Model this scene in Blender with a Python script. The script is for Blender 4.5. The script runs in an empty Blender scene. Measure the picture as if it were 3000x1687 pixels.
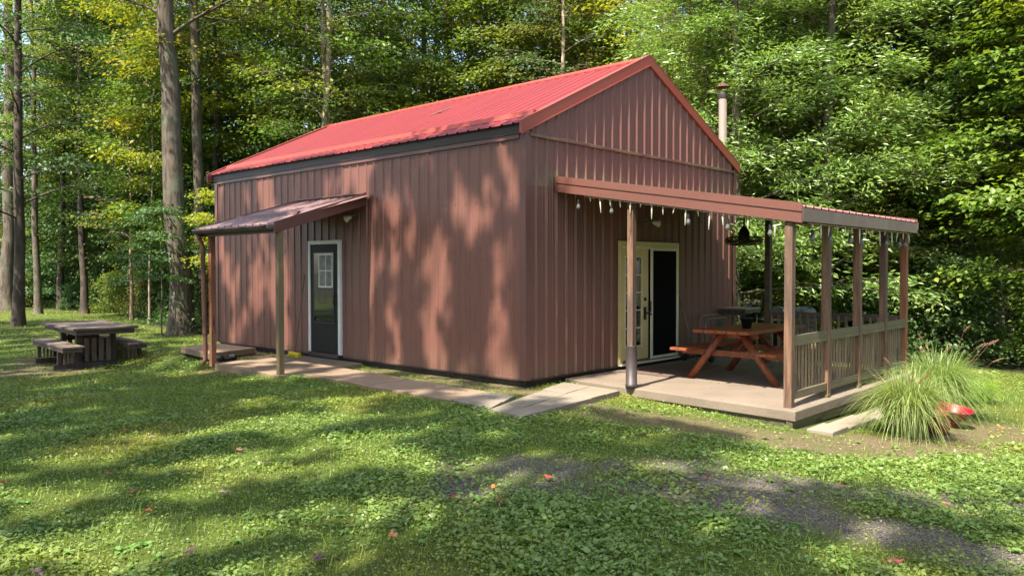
import bpy, math, random
import numpy as np
from mathutils import Vector, Matrix

scene = bpy.context.scene
# ------------------------------------------------------------------ camera, light, exposure
CAM = (-8.3103, -7.4611, 1.5704)
cam_d = bpy.data.cameras.new("camera")
cam = bpy.data.objects.new("camera", cam_d)
scene.collection.objects.link(cam)
cam.location = CAM
cam.rotation_euler = (math.pi/2 - 0.0241, 0.0012, -0.8222)
cam_d.sensor_width = 36
cam_d.lens = 27.86
cam_d.clip_end = 1500
scene.camera = cam

SUN_EL, SUN_AZ = 58.0, 6.0          # azimuth: from -X towards -Y
e, a = math.radians(SUN_EL), math.radians(SUN_AZ)
sun_dir = Vector((-math.cos(e)*math.cos(a), -math.cos(e)*math.sin(a), math.sin(e)))
sd = bpy.data.lights.new("sun", 'SUN')
sd.energy = 4.0
sd.angle = math.radians(0.6)
sd.color = (1.0, 0.92, 0.78)
sun = bpy.data.objects.new("sun", sd)
scene.collection.objects.link(sun)
sun.rotation_euler = sun_dir.to_track_quat('Z', 'Y').to_euler()

world = bpy.data.worlds.new("World")
scene.world = world
world.use_nodes = True
wn = world.node_tree
bg = wn.nodes["Background"]
sky = wn.nodes.new("ShaderNodeTexSky")
sky.sky_type = 'NISHITA'
sky.sun_disc = False
sky.sun_elevation = e
sky.sun_rotation = math.atan2(sun_dir.x, sun_dir.y)
sky.air_density = 1.0
sky.dust_density = 2.5
wn.links.new(sky.outputs[0], bg.inputs[0])
bg.inputs[1].default_value = 0.15

scene.view_settings.view_transform = 'Standard'
scene.view_settings.look = 'None'
scene.view_settings.gamma = 1.0
scene.view_settings.exposure = 1.76
try:
    scene.cycles.max_bounces = 7
    scene.cycles.diffuse_bounces = 4
    scene.cycles.glossy_bounces = 3
    scene.cycles.transmission_bounces = 4
    scene.cycles.transparent_max_bounces = 6
    scene.cycles.sample_clamp_indirect = 6
except Exception:
    pass

rnd = random.Random(7)
col = scene.collection.objects
R = math.radians

# ------------------------------------------------------------------ materials
def new_mat(name):
    m = bpy.data.materials.new(name)
    m.use_nodes = True
    nt = m.node_tree
    b = nt.nodes["Principled BSDF"]
    return m, nt, b

def N(nt, t, **kw):
    n = nt.nodes.new(t)
    for k, v in kw.items():
        setattr(n, k, v)
    return n

def coords(nt, scale=(1, 1, 1), kind='Object'):
    tc = N(nt, "ShaderNodeTexCoord")
    mp = N(nt, "ShaderNodeMapping")
    mp.inputs['Scale'].default_value = scale
    nt.links.new(tc.outputs[kind], mp.inputs[0])
    return mp.outputs[0]

def noise(nt, vec, scale, detail=4, rough=0.6, lo=0.0, hi=1.0):
    n = N(nt, "ShaderNodeTexNoise")
    n.inputs['Scale'].default_value = scale
    n.inputs['Detail'].default_value = detail
    n.inputs['Roughness'].default_value = rough
    nt.links.new(vec, n.inputs['Vector'])
    mr = N(nt, "ShaderNodeMapRange")
    mr.inputs[1].default_value = lo
    mr.inputs[2].default_value = hi
    nt.links.new(n.outputs[0], mr.inputs[0])
    return mr.outputs[0]

def mix(nt, fac, a, b, mode='MIX'):
    n = N(nt, "ShaderNodeMix")
    n.data_type = 'RGBA'
    n.blend_type = mode
    def put(i, v):
        if isinstance(v, (tuple, list)):
            n.inputs[i].default_value = (*v[:3], 1)
        elif isinstance(v, (int, float)):
            n.inputs[i].default_value = v
        else:
            nt.links.new(v, n.inputs[i])
    put(0, fac); put(6, a); put(7, b)
    return n.outputs[2]

def bump(nt, bsdf, h, strength=0.3, dist=0.01):
    b = N(nt, "ShaderNodeBump")
    b.inputs['Strength'].default_value = strength
    b.inputs['Distance'].default_value = dist
    nt.links.new(h, b.inputs['Height'])
    nt.links.new(b.outputs[0], bsdf.inputs['Normal'])

def paint(name, c, c2=None, rough=0.45, streak=(0.7, 6, 6), amt=0.5, bmp=0.05, spec=0.5, metallic=0.0):
    """painted sheet metal, with weathered streaks along its length"""
    m, nt, b = new_mat(name)
    c2 = c2 or tuple(x*0.75 for x in c)
    v = coords(nt, streak)
    n1 = noise(nt, v, 1.2, 5, 0.65, 0.42, 0.72)
    v2 = coords(nt, (1, 1, 1))
    n2 = noise(nt, v2, 14, 5, 0.7, 0.35, 0.75)
    c_a = mix(nt, n1, c, c2)
    cb = mix(nt, n2, c_a, tuple(x*0.9 for x in c))
    nt.links.new(cb, b.inputs['Base Color'])
    b.inputs['Roughness'].default_value = rough
    b.inputs['Metallic'].default_value = metallic
    b.inputs['Specular IOR Level'].default_value = spec
    n3 = noise(nt, v2, 3.0, 2, 0.5)
    bump(nt, b, n3, bmp, 0.02)
    return m

def wood(name, c, c2, axis='Z', rough=0.75, ring=1.0, gray=None, grain=26, low=None):
    """weathered timber with grain running along one axis"""
    m, nt, b = new_mat(name)
    s = {'X': (0.06, 1, 1), 'Y': (1, 0.06, 1), 'Z': (1, 1, 0.06)}[axis]
    v = coords(nt, s)
    w = N(nt, "ShaderNodeTexNoise")
    w.inputs['Scale'].default_value = grain
    w.inputs['Detail'].default_value = 6
    w.inputs['Roughness'].default_value = 0.65
    w.inputs['Distortion'].default_value = 0.6
    nt.links.new(v, w.inputs['Vector'])
    cr = N(nt, "ShaderNodeValToRGB")
    cr.color_ramp.elements[0].position = 0.36
    cr.color_ramp.elements[0].color = (*c2, 1)
    cr.color_ramp.elements[1].position = 0.62
    cr.color_ramp.elements[1].color = (*c, 1)
    nt.links.new(w.outputs[0], cr.inputs[0])
    out = cr.outputs[0]
    if gray:
        v2 = coords(nt, {'X': (0.25, 1, 1), 'Y': (1, 0.25, 1), 'Z': (1, 1, 0.25)}[axis])
        n = noise(nt, v2, 4.5, 5, 0.7, 0.44, 0.60)
        out = mix(nt, n, out, gray)
        nn = noise(nt, v, 60, 3, 0.6, 0.3, 0.7)
        out = mix(nt, nn, out, mix(nt, 0.45, out, c2))
    nt.links.new(out, b.inputs['Base Color'])
    b.inputs['Roughness'].default_value = rough
    k1 = noise(nt, coords(nt, {'X': (0.2, 1, 1), 'Y': (1, 0.2, 1), 'Z': (1, 1, 0.2)}[axis]), 9, 3, 0.6, 0.62, 0.72)
    out = mix(nt, k1, out, tuple(x*0.35 for x in c2))
    nt.links.new(out, b.inputs['Base Color'])
    bump(nt, b, w.outputs[0], 0.5, 0.006)
    return m

def simple(name, c, rough=0.6, metallic=0.0, var=0.15, scale=8, bmp=0.0):
    m, nt, b = new_mat(name)
    v = coords(nt)
    n = noise(nt, v, scale, 4, 0.6, 0.3, 0.7)
    nt.links.new(mix(nt, n, c, tuple(x*(1-var) for x in c)), b.inputs['Base Color'])
    b.inputs['Roughness'].default_value = rough
    b.inputs['Metallic'].default_value = metallic
    if bmp:
        bump(nt, b, n, bmp, 0.01)
    return m

def leaf_mat(name, c1, c2, c3=None, trans=0.4, rough=0.45, spec=0.4):
    """two-sided leaf: each leaf its own tint, some light passes through"""
    m, nt, b = new_mat(name)
    g = N(nt, "ShaderNodeNewGeometry")
    oi = N(nt, "ShaderNodeObjectInfo")
    base = mix(nt, g.outputs['Random Per Island'], c1, c2)
    if c3:
        v = coords(nt, (1, 1, 1))
        n = noise(nt, v, 0.45, 2, 0.5, 0.5, 0.66)
        base = mix(nt, n, base, c3)
    hs = N(nt, "ShaderNodeHueSaturation")
    mr = N(nt, "ShaderNodeMapRange")
    mr.inputs[3].default_value = 0.475
    mr.inputs[4].default_value = 0.515
    nt.links.new(oi.outputs['Random'], mr.inputs[0])
    nt.links.new(mr.outputs[0], hs.inputs['Hue'])
    nt.links.new(base, hs.inputs['Color'])
    nt.links.new(hs.outputs[0], b.inputs['Base Color'])
    b.inputs['Roughness'].default_value = rough
    b.inputs['Specular IOR Level'].default_value = spec
    tr = N(nt, "ShaderNodeBsdfTranslucent")
    tcol = mix(nt, 1.0, hs.outputs[0], (1.5, 1.55, 0.55), 'MULTIPLY')
    nt.links.new(tcol, tr.inputs[0])
    ms = N(nt, "ShaderNodeMixShader")
    ms.inputs[0].default_value = trans
    nt.links.new(b.outputs[0], ms.inputs[1])
    nt.links.new(tr.outputs[0], ms.inputs[2])
    nt.links.new(ms.outputs[0], nt.nodes["Material Output"].inputs[0])
    return m

def bark_mat(name, c1, c2, sc=9, moss=None):
    m, nt, b = new_mat(name)
    v = coords(nt, (1, 1, 0.16))
    n = N(nt, "ShaderNodeTexNoise")
    n.inputs['Scale'].default_value = sc
    n.inputs['Detail'].default_value = 7
    n.inputs['Roughness'].default_value = 0.7
    n.inputs['Distortion'].default_value = 0.4
    nt.links.new(v, n.inputs['Vector'])
    cr = N(nt, "ShaderNodeValToRGB")
    cr.color_ramp.elements[0].position = 0.38
    cr.color_ramp.elements[0].color = (*c2, 1)
    cr.color_ramp.elements[1].position = 0.6
    cr.color_ramp.elements[1].color = (*c1, 1)
    nt.links.new(n.outputs[0], cr.inputs[0])
    out = cr.outputs[0]
    v2 = coords(nt)
    pn = noise(nt, v2, 1.7, 4, 0.6, 0.5, 0.66)
    out = mix(nt, pn, out, moss or tuple(min(1, x*1.5) for x in c1))
    nt.links.new(out, b.inputs['Base Color'])
    b.inputs['Roughness'].default_value = 0.9
    bump(nt, b, n.outputs[0], 0.9, 0.03)
    return m

M = {}
BR = (0.182, 0.078, 0.059)
M['siding'] = paint("siding_brown", BR, (0.165, 0.071, 0.056), 0.42, (5, 5, 0.35))
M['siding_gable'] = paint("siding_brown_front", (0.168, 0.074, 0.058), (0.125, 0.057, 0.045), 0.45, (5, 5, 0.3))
def stains(m, bands):
    nt = m.node_tree; b = nt.nodes["Principled BSDF"]
    src = b.inputs['Base Color'].links[0].from_socket
    tc = N(nt, "ShaderNodeTexCoord"); sp = N(nt, "ShaderNodeSeparateXYZ")
    nt.links.new(tc.outputs['Object'], sp.inputs[0])
    for z0, z1, colr, amt, thr in bands:
        mr = N(nt, "ShaderNodeMapRange"); mr.inputs[1].default_value = z1; mr.inputs[2].default_value = z0
        nt.links.new(sp.outputs['Z'], mr.inputs[0])
        nn = noise(nt, coords(nt, (3, 3, 1.1)), 2.4, 6, 0.75, thr, thr+.25)
        mu = N(nt, "ShaderNodeMath"); mu.operation = 'MULTIPLY'
        nt.links.new(mr.outputs[0], mu.inputs[0]); nt.links.new(nn, mu.inputs[1])
        m3 = N(nt, "ShaderNodeMath"); m3.operation = 'MULTIPLY'; m3.inputs[1].default_value = amt
        nt.links.new(mu.outputs[0], m3.inputs[0])
        if z1 > 2:
            gt_ = N(nt, "ShaderNodeMath"); gt_.operation = 'GREATER_THAN'; gt_.inputs[1].default_value = z0-.12
            nt.links.new(sp.outputs['Z'], gt_.inputs[0])
            m4 = N(nt, "ShaderNodeMath"); m4.operation = 'MULTIPLY'
            nt.links.new(m3.outputs[0], m4.inputs[0]); nt.links.new(gt_.outputs[0], m4.inputs[1])
            m3 = m4
        src = mix(nt, m3.outputs[0], src, colr)
    nt.links.new(src, b.inputs['Base Color'])
stains(M['siding'], [(0.02, 0.42, (0.17, 0.11, 0.075), 0.75, .38)])
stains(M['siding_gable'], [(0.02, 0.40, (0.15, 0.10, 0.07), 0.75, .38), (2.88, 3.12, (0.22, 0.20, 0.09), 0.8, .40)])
M['trim_brown'] = paint("trim_brown", (0.15, 0.066, 0.056), None, 0.4, (0.5, 0.5, 3))
M['trim_dark'] = paint("trim_dark_brown", (0.05, 0.03, 0.027), None, 0.5, (0.5, 0.5, 3))
M['fascia_pink'] = paint("fascia_faded_brown", (0.160, 0.066, 0.050), (0.13, 0.054, 0.042), 0.35, (3, 0.4, 3))
M['roof_red'] = paint("roof_red", (0.215, 0.029, 0.027), (0.145, 0.023, 0.022), 0.38, (0.4, 3, 0.4))
M['roof_trim'] = paint("roof_trim_red", (0.30, 0.058, 0.040), (0.23, 0.085, 0.05), 0.45, (9, 9, 0.7))
M['guard_red'] = paint("guard_red", (0.36, 0.052, 0.036), (0.29, 0.06, 0.035), 0.45, (3, 0.6, 3))
M['roof_brown'] = paint("canopy_roof_brown", (0.21, 0.125, 0.115), (0.30, 0.21, 0.195), 0.4, (0.5, 2.5, 0.5))
M['patio_roof'] = paint("patio_roof_red_brown", (0.25, 0.085, 0.075), (0.2, 0.09, 0.08), 0.35, (2.5, 0.5, 0.5))
M['eave_grey'] = paint("eave_fascia_weathered", (0.165, 0.105, 0.085), (0.23, 0.18, 0.155), 0.45, (5, 5, 0.5))
M['skirt'] = wood("skirt_board", (0.05, 0.033, 0.022), (0.02, 0.014, 0.01), 'X')
M['post'] = wood("post_wood", (0.27, 0.155, 0.09), (0.08, 0.04, 0.025), 'Z', gray=(0.095, 0.065, 0.05), grain=17)
M['post_orange'] = wood("post_wood_orange", (0.36, 0.15, 0.07), (0.13, 0.042, 0.02), 'Z', gray=(0.22, 0.11, 0.065), grain=20)
M['post_green'] = wood("post_wood_green", (0.24, 0.17, 0.07), (0.12, 0.085, 0.04), 'Z', gray=(0.16, 0.13, 0.08))
M['rail'] = wood("rail_wood", (0.22, 0.175, 0.10), (0.08, 0.06, 0.038), 'X', gray=(0.12, 0.105, 0.06), grain=17)
M['baluster'] = wood("baluster_wood", (0.32, 0.24, 0.145), (0.12, 0.088, 0.058), 'Z', gray=(0.17, 0.13, 0.08))
M['rail_dark'] = wood("side_rail_wood", (0.12, 0.09, 0.06), (0.06, 0.045, 0.03), 'Y')
M['beam'] = wood("beam_wood_mossy", (0.12, 0.105, 0.05), (0.05, 0.042, 0.02), 'X')
M['redwood'] = wood("table_red_stain", (0.32, 0.085, 0.032), (0.19, 0.045, 0.018), 'X', 0.5, grain=18)
M['redwood_leg'] = wood("table_leg_red_stain", (0.24, 0.07, 0.03), (0.14, 0.035, 0.015), 'Z', 0.5, grain=14)
M['darkwood'] = wood("dark_wood", (0.075, 0.052, 0.042), (0.035, 0.024, 0.02), 'Z')
M['darkwood_top'] = wood("dark_wood_top", (0.20, 0.145, 0.115), (0.11, 0.08, 0.065), 'Y')
M['darkwood_edge'] = wood("dark_wood_edge", (0.11, 0.078, 0.062), (0.06, 0.042, 0.034), 'Y')
M['slat'] = wood("slat_wood", (0.20, 0.15, 0.115), (0.11, 0.08, 0.06), 'Z')
M['shelf'] = wood("shelf_wood", (0.22, 0.18, 0.12), (0.1, 0.08, 0.055), 'X')
M['white'] = simple("white_trim", (0.72, 0.72, 0.68), 0.5)
M['cream'] = simple("cream_trim", (0.60, 0.50, 0.24), 0.5, var=0.12)
M['cream_white'] = simple("cream_white", (0.68, 0.66, 0.52), 0.5, var=0.1)
M['door_dark'] = simple("door_charcoal", (0.024, 0.021, 0.019), 0.6, var=0.2)
M['black'] = simple("black_plastic", (0.012, 0.012, 0.013), 0.45)
M['screen'] = simple("screen_mesh_black", (0.004, 0.004, 0.005), 0.95)
M['blackmetal'] = simple("black_metal", (0.012, 0.012, 0.012), 0.35, 0.3)
M['steel'] = simple("steel_tube", (0.20, 0.19, 0.17), 0.4, 0.6)
M['tube_dark'] = simple("sleeve_brown_metal", (0.055, 0.042, 0.042), 0.5, 0.0, 0.3, 20, 0.1)
M['chimney'] = paint("chimney_rusty_zinc", (0.165, 0.135, 0.12), (0.16, 0.085, 0.062), 0.65, (4, 4, 0.5), metallic=0.0)
M['rust'] = simple("rusty_iron", (0.13, 0.06, 0.045), 0.7, 0.2, 0.4)
M['red_glaze'] = simple("red_glaze", (0.22, 0.006, 0.024), 0.4)
M['terracotta'] = simple("terracotta", (0.30, 0.075, 0.04), 0.6, var=0.3, scale=14)
M['yellow'] = simple("yellow_bristle", (0.70, 0.55, 0.02), 0.8, var=0.3, scale=60)
M['broomstick'] = simple("broom_handle", (0.20, 0.12, 0.09), 0.6)
M['teal'] = simple("teal_cloth", (0.02, 0.10, 0.11), 0.8)
M['door_dark'].node_tree.nodes['Principled BSDF'].inputs['Specular IOR Level'].default_value = 0.15
M['screen'].node_tree.nodes['Principled BSDF'].inputs['Specular IOR Level'].default_value = 0.1
M['mat'] = simple("rug_weave", (0.17, 0.11, 0.095), 0.95, var=0.45, scale=70, bmp=0.5)
M['grill_lid'] = simple("grill_lid", (0.012, 0.018, 0.021), 0.42, 0.0)
M['bulb'] = simple("bulb_glass", (0.14, 0.14, 0.14), 0.15, 0.1)
M['icicle'] = simple("icicle_plastic", (0.62, 0.60, 0.47), 0.35)
M['lampglass'] = simple("flood_lens", (0.55, 0.50, 0.33), 0.25)
M['curtain'] = simple("curtain_pale", (0.30, 0.31, 0.29), 0.8, var=0.6, scale=9)
M['blue_dark'] = simple("dark_blue_plastic", (0.012, 0.016, 0.028), 0.35)

def glass_mat(name, c):
    m, nt, b = new_mat(name)
    b.inputs['Base Color'].default_value = (*c, 1)
    b.inputs['Roughness'].default_value = 0.03
    b.inputs['Specular IOR Level'].default_value = 0.9
    b.inputs['Coat Weight'].default_value = 0.35
    b.inputs['Coat Roughness'].default_value = 0.02
    b.inputs['Coat IOR'].default_value = 1.9
    return m
M['glass'] = glass_mat("window_glass_dark", (0.012, 0.014, 0.014))

def concrete(name, c, c2, moss=(0.16, 0.15, 0.07), mossamt=(0.56, 0.72)):
    m, nt, b = new_mat(name)
    v = coords(nt)
    n1 = noise(nt, v, 1.1, 6, 0.65, 0.35, 0.68)
    n2 = noise(nt, v, 34, 4, 0.7, 0.3, 0.7)
    n3 = noise(nt, v, 2.3, 6, 0.7, *mossamt)
    cc = mix(nt, n1, c, c2)
    cc = mix(nt, n2, cc, mix(nt, 0.3, cc, (0.1, 0.08, 0.06)))
    cc = mix(nt, n3, cc, moss)
    nt.links.new(cc, b.inputs['Base Color'])
    b.inputs['Roughness'].default_value = 0.9
    bump(nt, b, n2, 0.35, 0.006)
    return m
M['slab'] = concrete("patio_concrete", (0.245, 0.192, 0.145), (0.175, 0.138, 0.105), (0.13, 0.11, 0.08), (0.55, 0.75))
M['path'] = concrete("path_concrete", (0.30, 0.205, 0.13), (0.21, 0.145, 0.095), (0.24, 0.18, 0.11))
M['paver'] = concrete("paver_concrete", (0.27, 0.22, 0.16), (0.19, 0.165, 0.13))
M['block'] = concrete("edging_concrete", (0.30, 0.25, 0.19), (0.21, 0.18, 0.14))

M['leaf_green'] = leaf_mat("leaf_green", (0.10, 0.17, 0.03), (0.175, 0.245, 0.05), (0.24, 0.26, 0.03))
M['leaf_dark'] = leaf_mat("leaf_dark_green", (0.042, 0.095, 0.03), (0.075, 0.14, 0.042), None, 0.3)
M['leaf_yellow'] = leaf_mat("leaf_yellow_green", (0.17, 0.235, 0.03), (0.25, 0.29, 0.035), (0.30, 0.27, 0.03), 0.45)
M['leaf_long'] = leaf_mat("leaf_long_glossy", (0.15, 0.245, 0.06), (0.25, 0.335, 0.105), None, 0.3, 0.3, 0.6)
M['leaf_olive'] = leaf_mat("leaf_olive", (0.12, 0.155, 0.04), (0.18, 0.20, 0.055), (0.20, 0.17, 0.06))
M['leaf_litter'] = leaf_mat("leaf_litter", (0.16, 0.075, 0.035), (0.10, 0.055, 0.03), None, 0.1, 0.8)
M['weed'] = leaf_mat("weed_leaf", (0.085, 0.185, 0.035), (0.21, 0.32, 0.085), (0.22, 0.29, 0.05), 0.3, 0.38)
M['blade'] = leaf_mat("grass_blade", (0.15, 0.235, 0.025), (0.26, 0.32, 0.045), (0.30, 0.27, 0.05), 0.4, 0.45)
M['fountain'] = leaf_mat("fountain_grass", (0.12, 0.21, 0.045), (0.33, 0.40, 0.17), None, 0.35, 0.4)
M['lily'] = leaf_mat("lily_leaf", (0.14, 0.28, 0.02), (0.24, 0.38, 0.04), None, 0.4, 0.4)
M['plume'] = leaf_mat("grass_plume", (0.42, 0.27, 0.19), (0.30, 0.19, 0.12), None, 0.3, 0.8)
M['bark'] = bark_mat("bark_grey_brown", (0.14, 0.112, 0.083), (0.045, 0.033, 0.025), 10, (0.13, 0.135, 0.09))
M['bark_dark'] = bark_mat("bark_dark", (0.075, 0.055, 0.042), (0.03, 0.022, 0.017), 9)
M['bark_pale'] = bark_mat("bark_pale", (0.34, 0.27, 0.20), (0.17, 0.13, 0.095), 7)
M['dead_wood'] = bark_mat("bare_pink_wood", (0.42, 0.27, 0.19), (0.25, 0.15, 0.10), 7)

# ------------------------------------------------------------------ object helpers
def wloc(o):
    v = Vector((0, 0, 0))
    while o is not None:
        v = v + o.location
        o = o.parent
    return v

def tag(o, label=None, cat=None, group=None, kind=None):
    if label: o['label'] = label
    if cat: o['category'] = cat
    if group: o['group'] = group
    if kind: o['kind'] = kind
    return o

def thing(name, loc, label, cat, group=None):
    o = bpy.data.objects.new(name, None)
    o.empty_display_size = 0.2
    col.link(o)
    o.location = loc
    return tag(o, label, cat, group)

class MB:
    """collects shapes in world coordinates and links them as ONE mesh"""
    def __init__(s):
        s.v = []; s.f = []
    def add(s, vs, fs):
        n = len(s.v)
        s.v += [tuple(p) for p in vs]
        s.f += [tuple(i+n for i in f) for f in fs]
        return s
    def box(s, x0, x1, y0, y1, z0, z1):
        vs = [(x, y, z) for x in (x0, x1) for y in (y0, y1) for z in (z0, z1)]
        return s.add(vs, [(0, 1, 3, 2), (4, 6, 7, 5), (0, 4, 5, 1), (2, 3, 7, 6), (0, 2, 6, 4), (1, 5, 7, 3)])
    def bar(s, p0, p1, w, h, up=(0, 0, 1)):
        p0, p1 = Vector(p0), Vector(p1)
        d = (p1-p0).normalized()
        u = Vector(up)
        sd_ = d.cross(u).normalized()
        u = sd_.cross(d).normalized()
        vs = []
        for p in (p0, p1):
            for i, j in ((-1, -1), (1, -1), (1, 1), (-1, 1)):
                vs.append(p + sd_*i*w/2 + u*j*h/2)
        return s.add(vs, [(0, 1, 2, 3), (7, 6, 5, 4), (0, 4, 5, 1), (1, 5, 6, 2), (2, 6, 7, 3), (3, 7, 4, 0)])
    def tube(s, pts, rad, n=8, cap=True):
        pts = [Vector(p) for p in pts]
        if not hasattr(rad, '__len__'):
            rad = [rad]*len(pts)
        vs, fs = [], []
        ref = None
        for i, p in enumerate(pts):
            d = (pts[min(i+1, len(pts)-1)] - pts[max(i-1, 0)]).normalized()
            if ref is None:
                ref = Vector((1, 0, 0)) if abs(d.x) < 0.8 else Vector((0, 1, 0))
            b = d.cross(ref).normalized()
            ref = b.cross(d).normalized()
            for k in range(n):
                t = 2*math.pi*k/n
                vs.append(p + (ref*math.cos(t) + b*math.sin(t))*rad[i])
        for i in range(len(pts)-1):
            for k in range(n):
                k2 = (k+1) % n
                fs.append((i*n+k, i*n+k2, (i+1)*n+k2, (i+1)*n+k))
        if cap:
            fs.append(tuple(range(n-1, -1, -1)))
            fs.append(tuple((len(pts)-1)*n+k for k in range(n)))
        return s.add(vs, fs)
    def lathe(s, prof, c, n=24, axis=(0, 0, 1)):
        c = Vector(c)
        q = Vector((0, 0, 1)).rotation_difference(Vector(axis).normalized())
        vs, fs = [], []
        for r, z in prof:
            for k in range(n):
                t = 2*math.pi*k/n
                vs.append(c + q @ Vector((r*math.cos(t), r*math.sin(t), z)))
        for i in range(len(prof)-1):
            for k in range(n):
                k2 = (k+1) % n
                fs.append((i*n+k, i*n+k2, (i+1)*n+k2, (i+1)*n+k))
        return s.add(vs, fs)
    def build(s, name, mat, parent=None, smooth=False, bevel=0.0, at=None):
        off = wloc(parent) if parent is not None else Vector(at or (0, 0, 0))
        me = bpy.data.meshes.new(name)
        me.from_pydata([(x-off.x, y-off.y, z-off.z) for x, y, z in s.v], [], s.f)
        me.materials.append(mat)
        o = bpy.data.objects.new(name, me)
        col.link(o)
        if parent is not None:
            o.parent = parent
        else:
            o.location = off
        if smooth:
            me.polygons.foreach_set('use_smooth', [True]*len(me.polygons))
        if bevel:
            b = o.modifiers.new("bevel", 'BEVEL')
            b.width = bevel; b.segments = 2; b.limit_method = 'ANGLE'
        return o

def mesh_np(name, verts, faces, mat, smooth=False):
    """mesh from numpy arrays; faces (n,3) or (n,4)"""
    me = bpy.data.meshes.new(name)
    k = faces.shape[1]
    me.vertices.add(len(verts))
    me.vertices.foreach_set('co', verts.astype(np.float32).ravel())
    me.loops.add(faces.size)
    me.loops.foreach_set('vertex_index', faces.astype(np.int32).ravel())
    me.polygons.add(len(faces))
    me.polygons.foreach_set('loop_start', np.arange(0, faces.size, k, dtype=np.int32))
    me.polygons.foreach_set('loop_total', np.full(len(faces), k, dtype=np.int32))
    if smooth:
        me.polygons.foreach_set('use_smooth', np.ones(len(faces), dtype=bool))
    me.update(calc_edges=True)
    if mat is not None:
        me.materials.append(mat)
    return me

def link_mesh(name, me, parent=None, loc=(0, 0, 0)):
    o = bpy.data.objects.new(name, me)
    col.link(o)
    o.location = loc
    if parent is not None:
        o.parent = parent
    return o

def nrm(a):
    return a/np.maximum(np.linalg.norm(a, axis=1, keepdims=True), 1e-9)

def leaves(c, t, n, L, W, fold=0.12, droop=0.1):
    """numpy leaf quads: centre c, tip direction t, normal n, lengths L, widths W"""
    t = nrm(t)
    n = nrm(n - (n*t).sum(1, keepdims=True)*t)
    s = np.cross(t, n)
    L = L[:, None]; W = W[:, None]
    v = np.stack([c, c + t*L*0.45 + s*W*0.5 + n*W*fold, c + t*L - n*L*droop,
                  c + t*L*0.45 - s*W*0.5 + n*W*fold], axis=1).reshape(-1, 3)
    b = np.arange(len(c))[:, None]*4
    f = np.concatenate([b + np.array([[0, 1, 2]]), b + np.array([[0, 2, 3]])], axis=1).reshape(-1, 3)
    return v, f

def leaves6(c, t, n, L, W, droop=0.1):
    """rounder leaf with six corners, for plants close to the camera"""
    t = nrm(t); n = nrm(n - (n*t).sum(1, keepdims=True)*t); s = np.cross(t, n)
    L = L[:, None]; W = W[:, None]
    v = np.stack([c, c+t*L*.28+s*W*.42+n*W*.06, c+t*L*.68+s*W*.46+n*W*.05, c+t*L-n*L*droop,
                  c+t*L*.68-s*W*.46+n*W*.05, c+t*L*.28-s*W*.42+n*W*.06], axis=1).reshape(-1, 3)
    b = np.arange(len(c))[:, None]*6
    f = np.concatenate([b+np.array([[0, 1, 5]]), b+np.array([[1, 2, 5]]), b+np.array([[5, 2, 4]]), b+np.array([[2, 3, 4]])], axis=1).reshape(-1, 3)
    return v, f

# value noise for placement masks
_rs = np.random.RandomState(5)
_lat = _rs.rand(64, 64)
def vnoise(x, y, s):
    x = np.asarray(x, float)*s + 100; y = np.asarray(y, float)*s + 100
    xi = np.floor(x).astype(int); yi = np.floor(y).astype(int)
    fx = x-xi; fy = y-yi
    fx = fx*fx*(3-2*fx); fy = fy*fy*(3-2*fy)
    g = lambda i, j: _lat[i % 64, j % 64]
    return (g(xi, yi)*(1-fx)+g(xi+1, yi)*fx)*(1-fy) + (g(xi, yi+1)*(1-fx)+g(xi+1, yi+1)*fx)*fy
def fbm(x, y, s):
    return (vnoise(x, y, s)*0.5 + vnoise(x+7.3, y+2.1, s*2.1)*0.3 + vnoise(x+1.7, y+9.2, s*4.7)*0.2)

def S01(t):
    t = np.clip(t, 0, 1)
    return t*t*(3-2*t)
def gz(x, y):
    x = np.asarray(x, float); y = np.asarray(y, float)
    z = -0.115 - 0.042*np.clip(x-y-0.5, 0, 12)
    z = z - 0.29*np.maximum(S01((y-3)/6.5)*S01((-x-0.9)/1.4), S01((y-11)/4))
    return z + (fbm(x, y, 0.35)-0.5)*0.05*np.clip((np.hypot(x-2, y-2)-6)/6, 0, 1)

def cap_mask(x, y, pts, r):
    d = np.full(np.shape(x), 1e9)
    for (x0, y0), (x1, y1) in zip(pts[:-1], pts[1:]):
        dx, dy = x1-x0, y1-y0
        t = np.clip(((x-x0)*dx+(y-y0)*dy)/(dx*dx+dy*dy), 0, 1)
        d = np.minimum(d, np.hypot(x-x0-t*dx, y-y0-t*dy))
    return np.clip(1.5 - d/r, 0, 1)

def gravel_mask(x, y):
    a = cap_mask(x, y, [(-3.75, -3.0), (-2.9, -3.6), (-2.35, -4.3)], 0.78)
    b = cap_mask(x, y, [(-2.9, -4.4), (-2.75, -5.3), (-2.7, -7.5)], 0.38)
    c = cap_mask(x, y, [(-2.1, -4.3), (-1.7, -5.3), (-1.2, -6.2), (-0.8, -7.2)], 0.34)
    m = np.maximum(np.maximum(a, b*.9), c*.9)
    return np.clip(m*1.15 + (fbm(x, y, 1.6)-0.5)*2.2 + (fbm(x, y, 5)-.5)*.9 - 0.40, 0, .95)*(m > 0)

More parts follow.
